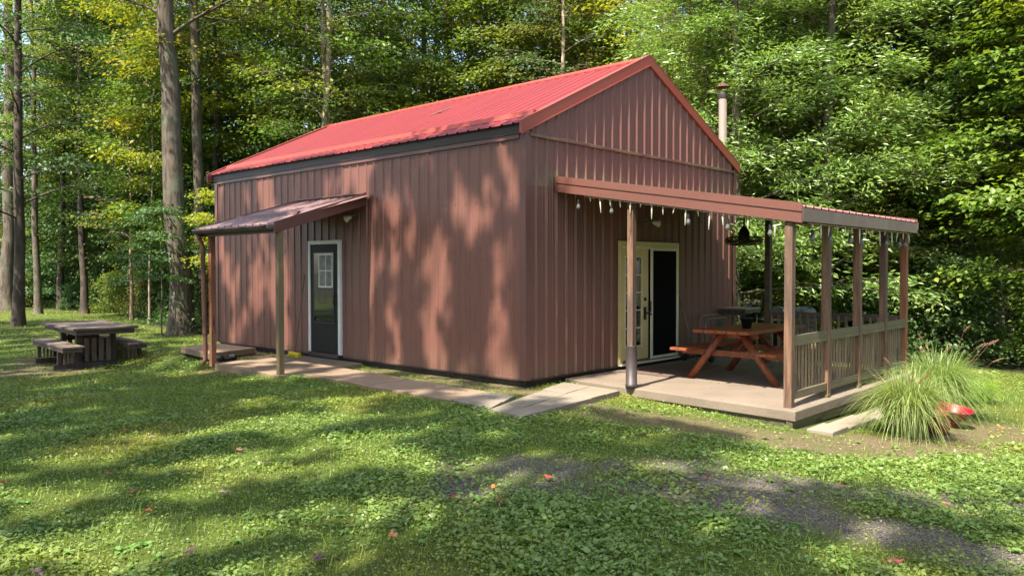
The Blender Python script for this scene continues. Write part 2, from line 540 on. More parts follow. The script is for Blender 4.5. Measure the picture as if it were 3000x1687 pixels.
def bare_mask(x, y):
    a = cap_mask(x, y, [(-0.7, -1.3), (-0.5, -2.6), (-0.2, -4.1), (0.5, -4.7), (1.6, -5.2), (3.0, -5.2)], 0.62)
    b = cap_mask(x, y, [(-0.25, -0.3), (-0.25, 3.3)], 0.35)
    c = cap_mask(x, y, [(-0.2, 6.3), (-0.2, 9.0)], 0.6)
    d = cap_mask(x, y, [(-3.1, 9.6), (-2.3, 11.6)], 1.0)
    g = cap_mask(x, y, [(-1.95, 3.4), (-1.9, 5.9)], 0.18)
    h = cap_mask(x, y, [(2.0, 15.2), (3.0, 15.0)], 1.1)
    m = np.maximum.reduce([a, b, c, d, g, h*0.8])
    return np.clip(m*1.15 + (fbm(x+4, y, 1.9)-0.5)*1.2 - 0.15, 0, 1)*(m > 0)

def forest_mask(x, y):
    """1 beyond the mown clearing"""
    m1 = np.clip((x - 5.0 - 0.8*np.sin(y*0.45))/1.0, 0, 1)*np.clip((y-13)/1.5, 0, 1)
    m1 = np.maximum(m1, np.clip((x-2.8)/1.0, 0, 1)*np.clip((y-15.0)/1.2, 0, 1)*np.clip((23-y)/2, 0, 1))
    m1 = np.maximum(m1, np.clip((y-39)/1.5, 0, 1))
    m2 = np.clip((x - 10.8 + 0.4*np.sin(y))/1.0, 0, 1)
    m3 = np.clip((-x - 26)/2, 0, 1)
    m3 = np.maximum(m3, np.clip((-y - 20)/2, 0, 1))
    return np.maximum(np.maximum(m1, m2), m3)

# ------------------------------------------------------------------ ground
def ground():
    xs = np.concatenate([np.linspace(-260, -14, 26)[:-1], np.arange(-14, 14, 0.14), np.linspace(14, 260, 26)])
    ys = np.concatenate([np.linspace(-260, -12, 26)[:-1], np.arange(-12, 30, 0.16), np.linspace(30, 320, 28)])
    X, Y = np.meshgrid(xs, ys, indexing='ij')
    Z = gz(X, Y)
    V = np.stack([X, Y, Z], -1).reshape(-1, 3)
    ny = len(ys)
    i = np.arange(len(xs)-1)[:, None]*ny + np.arange(ny-1)[None, :]
    i = i.ravel()
    F = np.stack([i, i+ny, i+ny+1, i+1], 1)
    m, nt, b = new_mat("lawn_soil")
    v = coords(nt)
    def attr(n):
        at = N(nt, "ShaderNodeAttribute"); at.attribute_name = n
        return at.outputs['Fac']
    n1 = noise(nt, v, 0.9, 5, 0.6, 0.35, 0.65)
    n2 = noise(nt, v, 24, 5, 0.75, 0.3, 0.7)
    n3 = noise(nt, v, 5, 5, 0.7, 0.4, 0.62)
    grass = mix(nt, n1, (0.075, 0.105, 0.022), (0.12, 0.135, 0.032))
    grass = mix(nt, n2, grass, (0.05, 0.075, 0.018))
    soil = mix(nt, n2, (0.21, 0.145, 0.10), (0.10, 0.068, 0.046))
    soil = mix(nt, n3, soil, (0.10, 0.11, 0.035))
    vor = N(nt, "ShaderNodeTexVoronoi"); vor.inputs['Scale'].default_value = 75
    nt.links.new(v, vor.inputs['Vector'])
    bw = N(nt, "ShaderNodeSeparateColor"); nt.links.new(vor.outputs['Color'], bw.inputs[0])
    grav = mix(nt, bw.outputs[0], (0.075, 0.064, 0.054), (0.19, 0.165, 0.14))
    wood_floor = mix(nt, n2, (0.07, 0.055, 0.03), (0.035, 0.05, 0.018))
    cc = mix(nt, attr('bare'), grass, soil)
    cc = mix(nt, attr('gravel'), cc, grav)
    cc = mix(nt, attr('forest'), cc, wood_floor)
    nt.links.new(cc, b.inputs['Base Color'])
    b.inputs['Roughness'].default_value = 0.95
    b.inputs['Specular IOR Level'].default_value = 0.15
    hsum = mix(nt, 0.5, n2, vor.outputs['Distance'])
    bump(nt, b, hsum, 0.8, 0.02)
    me = mesh_np("ground", V, F, m, True)
    for nm, fn in (('bare', bare_mask), ('gravel', gravel_mask), ('forest', forest_mask)):
        at = me.attributes.new(nm, 'FLOAT', 'POINT')
        at.data.foreach_set('value', fn(V[:, 0], V[:, 1]).astype(np.float32))
    o = link_mesh("ground", me)
    tag(o, kind='structure')
ground()

# ------------------------------------------------------------------ paths and slabs
def slab_poly(name, pts, z0, z1, mat, bevel=0.012):
    n = len(pts)
    mb = MB()
    vs = [(x, y, z0) for x, y in pts] + [(x, y, z1) for x, y in pts]
    fs = [tuple(range(n-1, -1, -1)), tuple(range(n, 2*n))] + [(i, (i+1) % n, n+(i+1) % n, n+i) for i in range(n)]
    mb.add(vs, fs)
    o = mb.build(name, mat, None, bevel=bevel)
    tag(o, kind='structure')
    return o
PS = -0.06
slab_poly("patio", [(0.84, -0.03), (0.48, -3.70), (5.05, -3.66), (5.05, -0.03)], PS-0.12, PS, M['slab'])
slab_poly("porch_floor", [(-0.06, 3.72), (-1.87, 3.38), (-1.79, 5.62), (-0.06, 5.98)], -0.20, -0.055, M['path'])
slab_poly("path", [(-0.62, 3.60), (-1.49, 3.44), (-1.55, 1.60), (-0.72, 1.70)], -0.16, -0.062, M['path'])
slab_poly("path", [(-0.725, 1.685), (-1.555, 1.585), (-1.58, -0.17), (-0.80, -0.05)], -0.16, -0.066, M['path'])
pv = MB()
# corner pavers: a grid between the path end and the patio
A0, A1 = Vector((-1.66, -0.28)), Vector((-0.93, -0.18))
def quad_paver(mb, a, b, c, d, z):
    g = 0.006
    ctr = (a+b+c+d)/4
    q = [p + (ctr-p).normalized()*g for p in (a, b, c, d)]
    n = len(mb.v)
    mb.add([(p.x, p.y, z-0.10) for p in q] + [(p.x, p.y, z) for p in q],
           [(3, 2, 1, 0), (4, 5, 6, 7), (0, 1, 5, 4), (1, 2, 6, 5), (2, 3, 7, 6), (3, 0, 4, 7)])
oc = Vector((-1.87, -1.60)); ic = Vector((-0.90, -1.02))
rows = 3; cols = 2
def lerp(p, q, t): return p + (q-p)*t
# leg 1 (continues the path)
A_o, A_i = Vector((-1.585, -0.19)), Vector((-0.795, -0.065))
B_o, B_i = Vector((-1.72, -0.98)), Vector((-0.78, -0.52))
for i in range(2):
    for j in range(2):
        f = lambda u, w: lerp(lerp(A_o, A_i, w), lerp(B_o, B_i, w), u)
        quad_paver(pv, f(i/2, j/2), f((i+1)/2, j/2), f((i+1)/2, (j+1)/2), f(i/2, (j+1)/2), -0.062+rnd.uniform(-.006, .006))
# leg 2 (towards the patio)
C_o, C_i = Vector((-1.83, -1.57)), B_o
D_o, D_i = Vector((0.50, -1.27)), Vector((0.60, -0.20))
C_i = B_o
for i in range(6):
    for j in range(2):
        f = lambda u, w: lerp(lerp(C_o, D_o, u), lerp(C_i, D_i, u), w)
        quad_paver(pv, f(i/6, j/2), f((i+1)/6, j/2), f((i+1)/6, (j+1)/2), f(i/6, (j+1)/2), -0.066+rnd.uniform(-.006, .006))
tag(pv.build("path", M['paver'], None, bevel=0.006), kind='structure')
slab_poly("step_slab", [(-1.22, 8.2), (-0.35, 8.35), (-0.30, 6.9), (-1.42, 6.55)], -0.10, 0.02, M['path'])

# timber beam under the patio edge: two separate beams
b1 = MB().bar((0.50, -3.62, -0.24), (5.02, -3.60, -0.27), 0.08, 0.115).build("timber_beam", M['beam'], at=(0.4, -3.64, -0.3), bevel=0.006)
tag(b1, "long mossy timber beam under the railed front edge of the patio slab", "beam")
b2 = MB().bar((0.56, -3.57, -0.24), (0.80, -1.35, -0.24), 0.08, 0.115).build("timber_beam", M['beam'], at=(0.5, -3.5, -0.3), bevel=0.006)
tag(b2, "short dark timber beam under the open left edge of the patio slab", "beam")

# concrete edging blocks lying along the patio
ex0, ey0, ex1, ey1 = 0.50, -3.96, 4.9, -3.86
n_b = 9
for i in range(n_b):
    t0, t1 = i/n_b, (i+1)/n_b
    xa, xb = ex0+(ex1-ex0)*t0, ex0+(ex1-ex0)*t1
    ya = ey0+(ey1-ey0)*t0
    zt = float(gz((xa+xb)/2, ya-0.1)) + 0.055 - 0.012*(i % 2)
    o = MB().box(xa+0.008, xb-0.008, ya-0.16+rnd.uniform(-.012, .012), ya+0.14, zt-0.1, zt).build(
        "edging_block", M['block'], at=((xa+xb)/2, ya, zt-0.1), bevel=0.01)
    words = ["nearest the camera, at the patio corner", "second from the near patio corner", "third from the near patio corner",
             "fourth from the near patio corner", "half hidden by the front grass clump", "behind the front grass clump",
             "third from the far end of the row", "second from the far end of the row", "at the far end of the row"][i]
    tag(o, "flat concrete edging block %s" % words, "paving block", "concrete edging blocks along the patio")

# ------------------------------------------------------------------ the metal building
W_, L_, H_ = 6.18, 9.06, 3.50
RZ, EZ, OS = 5.11, 3.60, 0.13            # ridge, eave edge height, side overhang
SL = (RZ-EZ)/(W_/2+OS)
bld = thing("metal_building", (W_/2, L_/2, 0), "brown ribbed metal barn with a bright red metal roof and two porches", "building")

RIB = 0.2286
def profile(u0, u1, phase, h=0.02, run=0.02):
    pts = [(u0, 0)]
    k = math.floor((u0-phase)/RIB) - 1
    while True:
        b = phase + k*RIB
        if b > u1: break
        for du, dh in ((0, 0), (run, h), (run+0.016, h), (2*run+0.016, 0), (0.108, 0), (0.114, h*0.18), (0.122, h*0.18), (0.128, 0),
                       (0.166, 0), (0.172, h*0.18), (0.18, h*0.18), (0.186, 0)):
            u = b+du
            if u0+0.002 < u < u1-0.002:
                pts.append((u, dh))
        k += 1
    pts.append((u1, 0))
    return pts

def panel(prof, place, lo, hi, splits=()):
    """ribbed sheet: place(u, w, h) gives the point, w runs lo(u)..hi(u)"""
    mb = MB()
    vs = []; n = len(prof)
    for u, h in prof:
        a, b = lo(u), hi(u)
        vs += [place(u, a, h), place(u, b, h)]
    fs = [(2*i, 2*i+2, 2*i+3, 2*i+1) for i in range(n-1)]
    mb.add(vs, fs)
    return mb

roofz = lambda x: EZ + SL*(x+OS) if x <= W_/2 else EZ + SL*(W_+OS-x)
Z = lambda c: (lambda u: c)
# side wall (x = 0), facing -X
panel(profile(0.03, L_-0.03, 0.215), lambda u, w, h: (-h, u, w), Z(0.0), Z(3.50)).build("side_wall", M['siding'], bld)
# front gable: lower sheet, girt flashing, upper sheet
GZ = 3.47
panel(profile(0.03, W_-0.03, 0.19, 0.032, 0.026), lambda u, w, h: (u, -h, w), Z(0.0), lambda u: min(GZ, roofz(u)-0.05)).build("gable_wall", M['siding_gable'], bld)
up_m, nt, b = new_mat("siding_front_upper")
up_m = M['siding_gable']
panel(profile(0.12, W_-0.12, 0.19, 0.027, 0.026), lambda u, w, h: (u, -h-0.010, w), lambda u: min(GZ+0.01, roofz(u)-0.06), lambda u: roofz(u)-0.05).build("gable_panel", up_m, bld)
# rear and far walls
panel(profile(0.03, W_-0.03, 0.19), lambda u, w, h: (u, L_+h, w), Z(0.0), lambda u: roofz(u)-0.05).build("rear_wall", M['siding'], bld)
panel(profile(0.03, L_-0.03, 0.19), lambda u, w, h: (W_+h, u, w), Z(0.0), Z(3.50)).build("far_side_wall", M['siding'], bld)
# corner trims
def corner(x, y, sx, sy):
    t = 0.026; w = 0.085
    mb = MB()
    mb.box(*sorted((x+sx*t, x-sx*w)), *sorted((y+sy*t, y+sy*(t-0.004))), -0.01, 3.51 if True else 0)
    mb.box(*sorted((x+sx*t, x+sx*(t-0.004))), *sorted((y+sy*(t-0.004), y-sy*w)), -0.01, 3.51)
    mb.build("corner_trim", M['trim_brown'], bld)
corner(0, 0, -1, -1); corner(W_, 0, 1, -1); corner(0, L_, -1, 1); corner(W_, L_, 1, 1)
# girt flashing with algae
gm, nt, b = new_mat("flashing_mossy")
v = coords(nt, (0.6, 1, 3))
n_ = noise(nt, v, 2.2, 6, 0.7, 0.46, 0.6)
v2 = coords(nt)
n2_ = noise(nt, v2, 30, 4, 0.7, 0.35, 0.65)
cc = mix(nt, n_, (0.13, 0.062, 0.053), mix(nt, n2_, (0.24, 0.22, 0.08), (0.10, 0.085, 0.04)))
nt.links.new(cc, b.inputs['Base Color']); b.inputs['Roughness'].default_value = 0.7
fl = MB()
fl.box(0.06, W_-0.06, -0.042, -0.001, GZ-0.032, GZ+0.012)
fl.build("drip_flashing", gm, bld, bevel=0.004)
# dark skirt board and base
sk = MB()
sk.box(0.045, W_-0.045, 0.045, L_-0.045, -0.62, 0.03)
sk.build("skirt_board", M['skirt'], bld)
bt = MB()
bt.box(-0.03, 0.0, 0.09, L_-0.1, -0.022, -0.002)
bt.box(0.09, W_-0.1, -0.03, 0.0, -0.022, -0.002)
bt.build("base_trim", M['trim_dark'], bld)

# screws in rows
sc = MB()
def screw(c, ax):
    c = Vector(c)
    sc.lathe([(0.010, 0), (0.010, 0.003), (0.007, 0.004), (0.007, 0.008), (0.0, 0.009)], c, 6, ax)
for zz in (0.06, 0.95, 1.70, 2.55, 3.40):
    k = 0
    while 0.215+0.085+k*RIB < L_-0.05:
        y = 0.215+0.082+k*RIB
        if not (4.2 < y < 5.45 and zz < 2.2) and not (3.6 < y < 6.1 and 2.55 < zz < 2.6):
            screw((-0.001, y, zz), (-1, 0, 0))
        k += 1
    k = 0
    while 0.19+0.085+k*RIB < W_-0.05:
        x = 0.19+0.082+k*RIB
        if not (2.1 < x < 4.1 and zz < 2.2):
            screw((x, -0.001, zz), (0, -1, 0))
        k += 1
for zz, x0 in ((3.56, 0.4), (4.2, 1.55)):
    k = math.ceil((x0-0.19)/RIB)
    while 0.19+0.082+k*RIB < W_-x0:
        screw((0.19+0.082+k*RIB, -0.013, zz), (0, -1, 0)); k += 1
sc.build("screws", M['trim_brown'], bld)["kind"] = "stuff"

# roof
YF, YB = -0.014, L_+0.12
roof = None
def roof_place(side):
    def f(u, w, h):
        x = -OS+w if side < 0 else W_+OS-w
        nz = 1/math.hypot(1, SL)
        z = EZ + SL*w
        dx = -SL*nz*h if side < 0 else SL*nz*h
        return (x+dx, u, z+nz*h)
    return f
WR = W_/2+OS
pr_ = profile(YF+0.02, YB-0.02, 0.08, 0.022)
mbr = panel(pr_, roof_place(-1), Z(0.0), Z(WR))
m2 = panel(pr_, roof_place(1), Z(0.0), Z(WR))
mbr.add(m2.v, [f[::-1] for f in m2.f])
roof = mbr.build("roof", M['roof_red'], bld)
# ridge cap
rc = MB()
nz = 1/math.hypot(1, SL)
for sgn in (-1, 1):
    x1 = W_/2 + sgn*0.17
    z1 = RZ - 0.17*SL + 0.03
    ztop = RZ + 0.035
    vs = [(W_/2, YF, ztop), (x1, YF, z1), (x1, YB, z1), (W_/2, YB, ztop), (x1, YF, z1-0.02), (x1, YB, z1-0.02)]
    rc.add(vs, [(0, 1, 2, 3), (1, 4, 5, 2)])
rc.build("ridge_cap", M['guard_red'], roof)
# snow guard strip low on the near slope
sg = MB()
w0 = 0.36
xg = -OS+w0; zg = EZ+SL*w0
vs = []
for y in (0.02, 8.95):
    vs += [(xg-0.06, y, zg-0.06*SL+0.012), (xg-0.028, y, zg+0.062), (xg+0.012, y, zg+0.068), (xg+0.05, y, zg+0.045)]
sg.add(vs, [(0, 1, 5, 4), (1, 2, 6, 5), (2, 3, 7, 6), (0, 4, 7, 3), (3, 2, 1, 0), (4, 5, 6, 7)])
sg.build("snow_guard", M['guard_red'], roof)
# a stick lying on the roof
STK = [(1.58, 3.84), (1.93, 3.62)]
st_ = MB()
def onroof(x, y, h): return (x, y, EZ+SL*(x+OS)+h)

st_.tube([onroof(STK[0][0], STK[0][1], .035), onroof((STK[0][0]+STK[1][0])/2+.03, (STK[0][1]+STK[1][1])/2, .04), onroof(STK[1][0], STK[1][1], .035)], .011, 6)
tag(st_.build("fallen_stick", M['darkwood_top'], None, True), "dead stick lying across the middle of the red roof", "stick")
# roof screws
rs = MB()
for w in (0.12, 0.75, 1.4, 2.05, 2.7, 3.1):
    k = 0
    while 0.14+k*RIB < YB-0.1:
        x, y, z = roof_place(-1)(0.165+k*RIB, w, 0.0)
        rs.lathe([(0.012, 0), (0.012, 0.006), (0.0, 0.011)], (x, y, z), 6, (-SL*nz, 0, nz)); k += 1
rs.build("roof_screws", M['roof_trim'], roof)["kind"] = "stuff"
# rake trims (front and rear), soffit and fascia
for yy, dy in ((YF-0.03, 0.03), (YB, 0.03)):
    for sgn in (-1, 1):
        xe = -OS-0.01 if sgn < 0 else W_+OS+0.01
        p = []
        for x, zc in ((xe, EZ-0.01), (W_/2, RZ+0.012)):
            p += [(x, zc+0.035), (x, zc-0.155)]
        mb = MB()
        vs = [(p[i][0], y, p[i][1]) for y in (yy, yy+dy) for i in range(4)]
        mb.add(vs, [(0, 1, 3, 2), (4, 6, 7, 5), (0, 2, 6, 4), (1, 5, 7, 3), (0, 4, 5, 1), (2, 3, 7, 6)])
        # top lip over the roof sheet
        vs = []
        for y in (yy-0.003, yy+0.085):
            vs += [(xe, y, EZ+0.03), (W_/2, y, RZ+0.052), (W_/2, y, RZ+0.047), (xe, y, EZ+0.025)]
        mb.add(vs, [(0, 1, 5, 4), (3, 7, 6, 2), (0, 4, 7, 3), (1, 2, 6, 5), (0, 3, 2, 1), (4, 5, 6, 7)])
        # lower hem
        vs = []
        for y in (yy-0.012, yy+0.03):
            vs += [(xe, y, EZ-0.145), (W_/2, y, RZ-0.122), (W_/2, y, RZ-0.142), (xe, y, EZ-0.165)]
        mb.add(vs, [(0, 1, 5, 4), (3, 7, 6, 2), (0, 4, 7, 3), (1, 2, 6, 5), (0, 3, 2, 1), (4, 5, 6, 7)])
        mb.build("rake_trim", M['roof_trim'], roof)
fs_ = MB()
fs_.box(-0.055, -0.04, YF, YB, EZ-0.13, EZ+0.02)
fs_.box(-0.04, -0.001, YF+0.02, YB, EZ-0.13, EZ-0.115)
fs_.build("eave_fascia", M['trim_dark'], roof)
fs_ = MB()
fs_.box(W_+OS-0.035, W_+OS-0.015, YF, YB, EZ-0.13, EZ-0.008)
fs_.box(W_, W_+OS-0.035, YF+0.02, YB, EZ-0.13, EZ-0.115)
fs_.build("eave_fascia", M['trim_dark'], roof)
fr = MB()
fr.box(-0.036, -0.0, 0.09, L_-0.09, 3.405, 3.468)
fr.build("frieze_trim", M['trim_brown'], bld)

# side door in the long wall
sdoor = MB().box(-0.062, -0.022, 4.44, 5.31, 0.055, 2.02).build("side_door", M['door_dark'], bld, bevel=0.004)
fr = MB()
fr.box(-0.075, -0.021, 5.312, 5.385, 0.045, 2.09); fr.box(-0.075, -0.021, 4.365, 4.438, 0.03, 2.09)
fr.box(-0.075, -0.021, 4.438, 5.312, 2.022, 2.09)
fr.build("door_frame", M['white'], sdoor, bevel=0.004)
MB().box(-0.066, -0.0625, 4.57, 5.20, 0.60, 1.86).build("glass", M['glass'], sdoor)
dk = MB()
for (y0, y1, z0, z1) in ((5.20, 5.215, .585, 1.875), (4.555, 4.57, .585, 1.875), (4.57, 5.20, .585, .60), (4.57, 5.20, 1.86, 1.875), (4.57, 5.20, 1.19, 1.225)):
    dk.box(-0.071, -0.0625, y0, y1, z0, z1)
dk.build("storm_frame", M['black'], sdoor)
MB().box(-0.0675, -0.0665, 4.62, 5.02, 1.25, 1.83).build("curtain", M['curtain'], sdoor)
wf = MB()
y0, y1, z0, z1 = 4.60, 5.04, 1.235, 1.845
for (a0, a1, c0, c1) in ((y0, y0+.025, z0, z1), (y1-.025, y1, z0, z1), (y0+.025, y1-.025, z0, z0+.025), (y0+.025, y1-.025, z1-.025, z1),
                         ((y0+y1)/2-.008, (y0+y1)/2+.008, z0+.025, z1-.025)):
    wf.box(-0.0705, -0.0678, a0, a1, c0, c1)
wf.box(-0.0702, -0.0677, y0+.025, y1-.025, (z0+z1)/2-.008, (z0+z1)/2+.008)
wf.build("window_muntin", M['white'], sdoor)
wf = MB()
for (a0, a1, c0, c1) in ((y0, y0+.018, .95, 1.185), (y1-.018, y1, .95, 1.185), (y0+.018, y1-.018, .95, .968), ((y0+y1)/2-.007, (y0+y1)/2+.007, .968, 1.185)):
    wf.box(-0.0672, -0.0662, a0, a1, c0, c1)
wf.build("muntin_reflection", M['rail_dark'], sdoor)  # dim bars stand in for the window's reflection in the lower glass
MB().tube([(-0.065, 4.52, 1.10), (-0.10, 4.52, 1.10), (-0.105, 4.52, 1.0), (-0.10, 4.515, 0.93)], 0.012, 8).build("handle", M['black'], sdoor, True)
MB().box(-0.09, -0.0, 4.40, 5.35, -0.03, 0.042).build("sill", M['trim_dark'], sdoor)

# patio door: cream frame, glazed leaf, sliding screen
pd = MB()
pd.box(2.20, 2.275, -0.07, -0.021, 0.03, 2.02); pd.box(3.925, 4.0, -0.07, -0.021, 0.03, 2.02); pd.box(2.275, 3.925, -0.07, -0.021, 1.94, 2.02)
pdo = pd.build("patio_door", M['cream'], bld, bevel=0.004)
MB().box(2.19, 4.01, -0.075, -0.02, 2.021, 2.035).build("drip_cap", M['trim_dark'], pdo)
lf = MB()
gx0, gx1, gz0, gz1 = 2.37, 2.83, 0.30, 1.76
lf.box(2.28, gx0, -0.055, -0.022, 0.07, 1.90); lf.box(gx1, 3.04, -0.055, -0.022, 0.07, 1.90)
lf.box(gx0, gx1, -0.055, -0.022, 0.07, gz0); lf.box(gx0, gx1, -0.055, -0.022, gz1, 1.90)
leaf = lf.build("door_leaf", M['cream'], pdo, bevel=0.003)
MB().box(gx0, gx1, -0.040, -0.030, gz0, gz1).build("glass", M['glass'], leaf)
mn = MB()
mn.box(gx0-0.02, gx0, -0.062, -0.0555, gz0-.02, gz1+.02); mn.box(gx1, gx1+.02, -0.062, -0.0555, gz0-.02, gz1+.02)
mn.box(gx0, gx1, -0.062, -0.0555, gz1, gz1+.02); mn.box(gx0, gx1, -0.062, -0.0555, gz0-.02, gz0)
for i in (1, 2):
    xx = gx0+(gx1-gx0)*i/3
    mn.box(xx-.008, xx+.008, -0.052, -0.0405, gz0, gz1)
for i in range(1, 5):
    zz = gz0+(gz1-gz0)*i/5
    mn.box(gx0, gx1, -0.0525, -0.0408, zz-.009, zz+.009)
mn.build("window_muntin", M['cream_white'], leaf)
hd = MB()
hd.lathe([(0.03, 0), (0.03, 0.02), (0.018, 0.03), (0.0, 0.032)], (2.93, -0.055, 1.06), 14, (0, -1, 0))
hd.box(2.90, 2.955, -0.075, -0.0555, 0.72, 0.93)
hd.tube([(2.93, -0.075, 0.83), (2.93, -0.12, 0.83), (2.99, -0.125, 0.82), (3.03, -0.125, 0.80)], 0.012, 8)
hd.build("handle", M['blackmetal'], leaf)
MB().box(3.04, 3.925, -0.04, -0.022, 0.07, 1.94).build("far_leaf", M['black'], pdo)
MB().box(2.275, 3.925, -0.068, -0.022, 1.90, 1.938).build("door_track", M['cream_white'], pdo)
scf = MB()
scf.box(3.07, 3.125, -0.095, -0.072, 0.05, 1.915); scf.box(3.875, 3.925, -0.095, -0.072, 0.05, 1.915)
scf.box(3.125, 3.875, -0.095, -0.072, 1.875, 1.915); scf.box(3.125, 3.875, -0.095, -0.072, 0.05, 0.095)
sfo = scf.build("screen_door", M['cream_white'], pdo, bevel=0.003)
MB().box(3.125, 3.875, -0.086, -0.080, 0.095, 1.875).build("screen_mesh", M['screen'], sfo)
MB().box(3.055, 3.069, -0.10, -0.085, 0.85, 1.03).build("pull", M['black'], sfo)
MB().box(2.2, 4.0, -0.10, -0.031, -0.0, 0.028).build("sill", M['cream_white'], pdo)

# ------------------------------------------------------------------ chimney behind the barn
ch = thing("chimney_pipe", (6.85, 0.62, float(gz(6.85, .62))), "tall rusty metal stove pipe with a cone rain cap beside the roof", "chimney")
cb_ = Vector((6.85, 0.62, 0))
MB().tube([(6.85, .62, -.35), (6.86, .62, 2.5), (6.85, .62, 5.13)], 0.082, 20).build("pipe", M['chimney'], ch, True)
MB().lathe([(0.086, 0), (0.092, 0.02), (0.092, 0.13), (0.086, 0.15), (0.0, 0.15)], (6.85, .62, 5.10), 20).build("collar", M['tube_dark'], ch, True)
cp = MB()
cp.lathe([(0.155, 0.0), (0.15, 0.012), (0.04, 0.085), (0.012, 0.10), (0.0, 0.12)], (6.85, .62, 5.34), 20)
cp.lathe([(0.155, 0.0), (0.02, 0.07)], (6.85, .62, 5.34), 20)
for k in range(3):
    t = k*2.1
    cp.bar((6.85+.08*math.cos(t), .62+.08*math.sin(t), 5.2), (6.85+.08*math.cos(t), .62+.08*math.sin(t), 5.38), .015, .006)
cp.build("rain_cap", M['rust'], ch)

# ------------------------------------------------------------------ side door canopy
cn = thing("door_canopy", (-1.95, 4.5, 0.0), "small brown metal porch roof on two wood posts over the side door", "canopy")
cx0, cz0, cz1 = -1.93, 2.26, 2.83         # eave x, eave z, wall z
cya, cyb = 3.60, 5.86
cs = (cz1-cz0)/(0-cx0)
# near end is wider at the wall than at the eave in plan
def cplace(u, w, h):
    t = w/(-cx0)
    return (cx0+w-0.1*h, u + (0.50*t if u < 3.9 else 0.0), cz0+cs*w+h)
cya = 3.40
SKW = 0.27
def can_place(u, w, h):
    return (cx0+w-0.25*h, u + SKW*(w/-cx0)*(1 if u < cya+.1 else 0), cz0+cs*w+h)
cprof = profile(cya+0.02, cyb, 0.12, 0.02)
rp = panel(cprof, can_place, Z(0.0), Z(-cx0-0.03)).build("roof_panel", M['roof_brown'], cn)
MB().bar((-0.03, cya+SKW-0.01, cz1+0.045), (-0.03, cyb+0.02, cz1+0.045), 0.05, 0.02).build("wall_flashing", M['trim_brown'], cn)
g = MB()
vs = []
w0 = 0.62
for y in (cya+0.30, cyb-0.18):
    x = cx0+w0; z = cz0+cs*w0
    vs += [(x-.05, y, z-.05*cs+.01), (x-.02, y, z+.055), (x+.01, y, z+.06), (x+.04, y, z+.035)]
g.add(vs, [(0, 1, 5, 4), (1, 2, 6, 5), (2, 3, 7, 6), (0, 4, 7, 3), (3, 2, 1, 0), (4, 5, 6, 7)])
g.build("snow_guard", M['trim_brown'], cn)
# rake fascia boards
for yy in (cya-0.02, cyb+0.0):
    mb = MB()
    vs = []
    sk_ = SKW if yy < 5 else 0
    for y in (yy, yy+0.022):
        vs += [(cx0-0.01, y, cz0+0.03), (-0.03, y+sk_, cz1+0.035), (-0.03, y+sk_, cz1-0.165), (cx0-0.01, y, cz0-0.145)]
    mb.add(vs, [(0, 1, 2, 3), (7, 6, 5, 4), (0, 4, 5, 1), (1, 5, 6, 2), (2, 6, 7, 3), (3, 7, 4, 0)])
    mb.build("rake_fascia", M['trim_brown'], cn)
# eave beam and gutter
MB().box(cx0+0.03, cx0+0.12, cya+0.03, cyb-0.02, cz0-0.13, cz0-0.01).build("eave_beam", M['trim_dark'], cn)
gt = MB()
prof = [(-.12, -.01), (-.125, -.035), (-.105, -.075), (-.05, -.095), (0.015, -.095), (0.02, -.01), (0.012, -.01), (0.008, -.085), (-.05, -.085), (-.098, -.068), (-.115, -.035), (-.112, -.01)]
n = len(prof)
vs = [(cx0+a, y, cz0+b) for y in (cya+0.04, cyb+0.02) for a, b in prof]
gt.add(vs, [(i, (i+1) % n, n+(i+1) % n, n+i) for i in range(n)] + [(0, 11, 10, 9, 8, 7, 6, 5, 4, 3, 2, 1), tuple(range(n, 2*n))])
gt.build("gutter", M['trim_dark'], cn)
po = MB().box(-1.855, -1.765, 3.41, 3.50, -0.055, cz0-0.11).build("post", M['post_green'], cn, bevel=0.005)
po2 = MB().box(-1.825, -1.735, 5.66, 5.75, -0.12, cz0-0.11).build("post", M['post_orange'], cn, bevel=0.005)
ds = MB()
ds.tube([(cx0-.045, 5.82, cz0-0.09), (cx0-.02, 5.82, cz0-0.16), (-1.885, 5.825, cz0-.30), (-1.86, 5.82, 0.15), (-1.86, 5.82, 0.0), (-1.91, 5.84, -0.09)], 0.04, 10)
dso = ds.build("downspout", M['trim_brown'], cn, True)
for zz in (0.42, 1.55):
    MB().lathe([(0.046, 0), (0.046, 0.03)], (-1.863, 5.82, zz), 12).build("strap", M['trim_dark'], dso)
ltr = MB()
for k in range(46):
    w = rnd.uniform(0.55, 1.2); y = rnd.uniform(4.2, 5.3)
    x, y_, z = can_place(y, w, 0.026)
    an = rnd.uniform(0, 6.28); l = rnd.uniform(.03, .1)
    ltr.bar((x, y_, z), (x+l*math.cos(an), y_+l*math.sin(an), z+.012+cs*l*math.cos(an)), .004, .004)
tag(ltr.build("twig_litter", M['darkwood_top'], None), "little pile of dry twigs lying on the small porch roof", "twigs", kind=None)

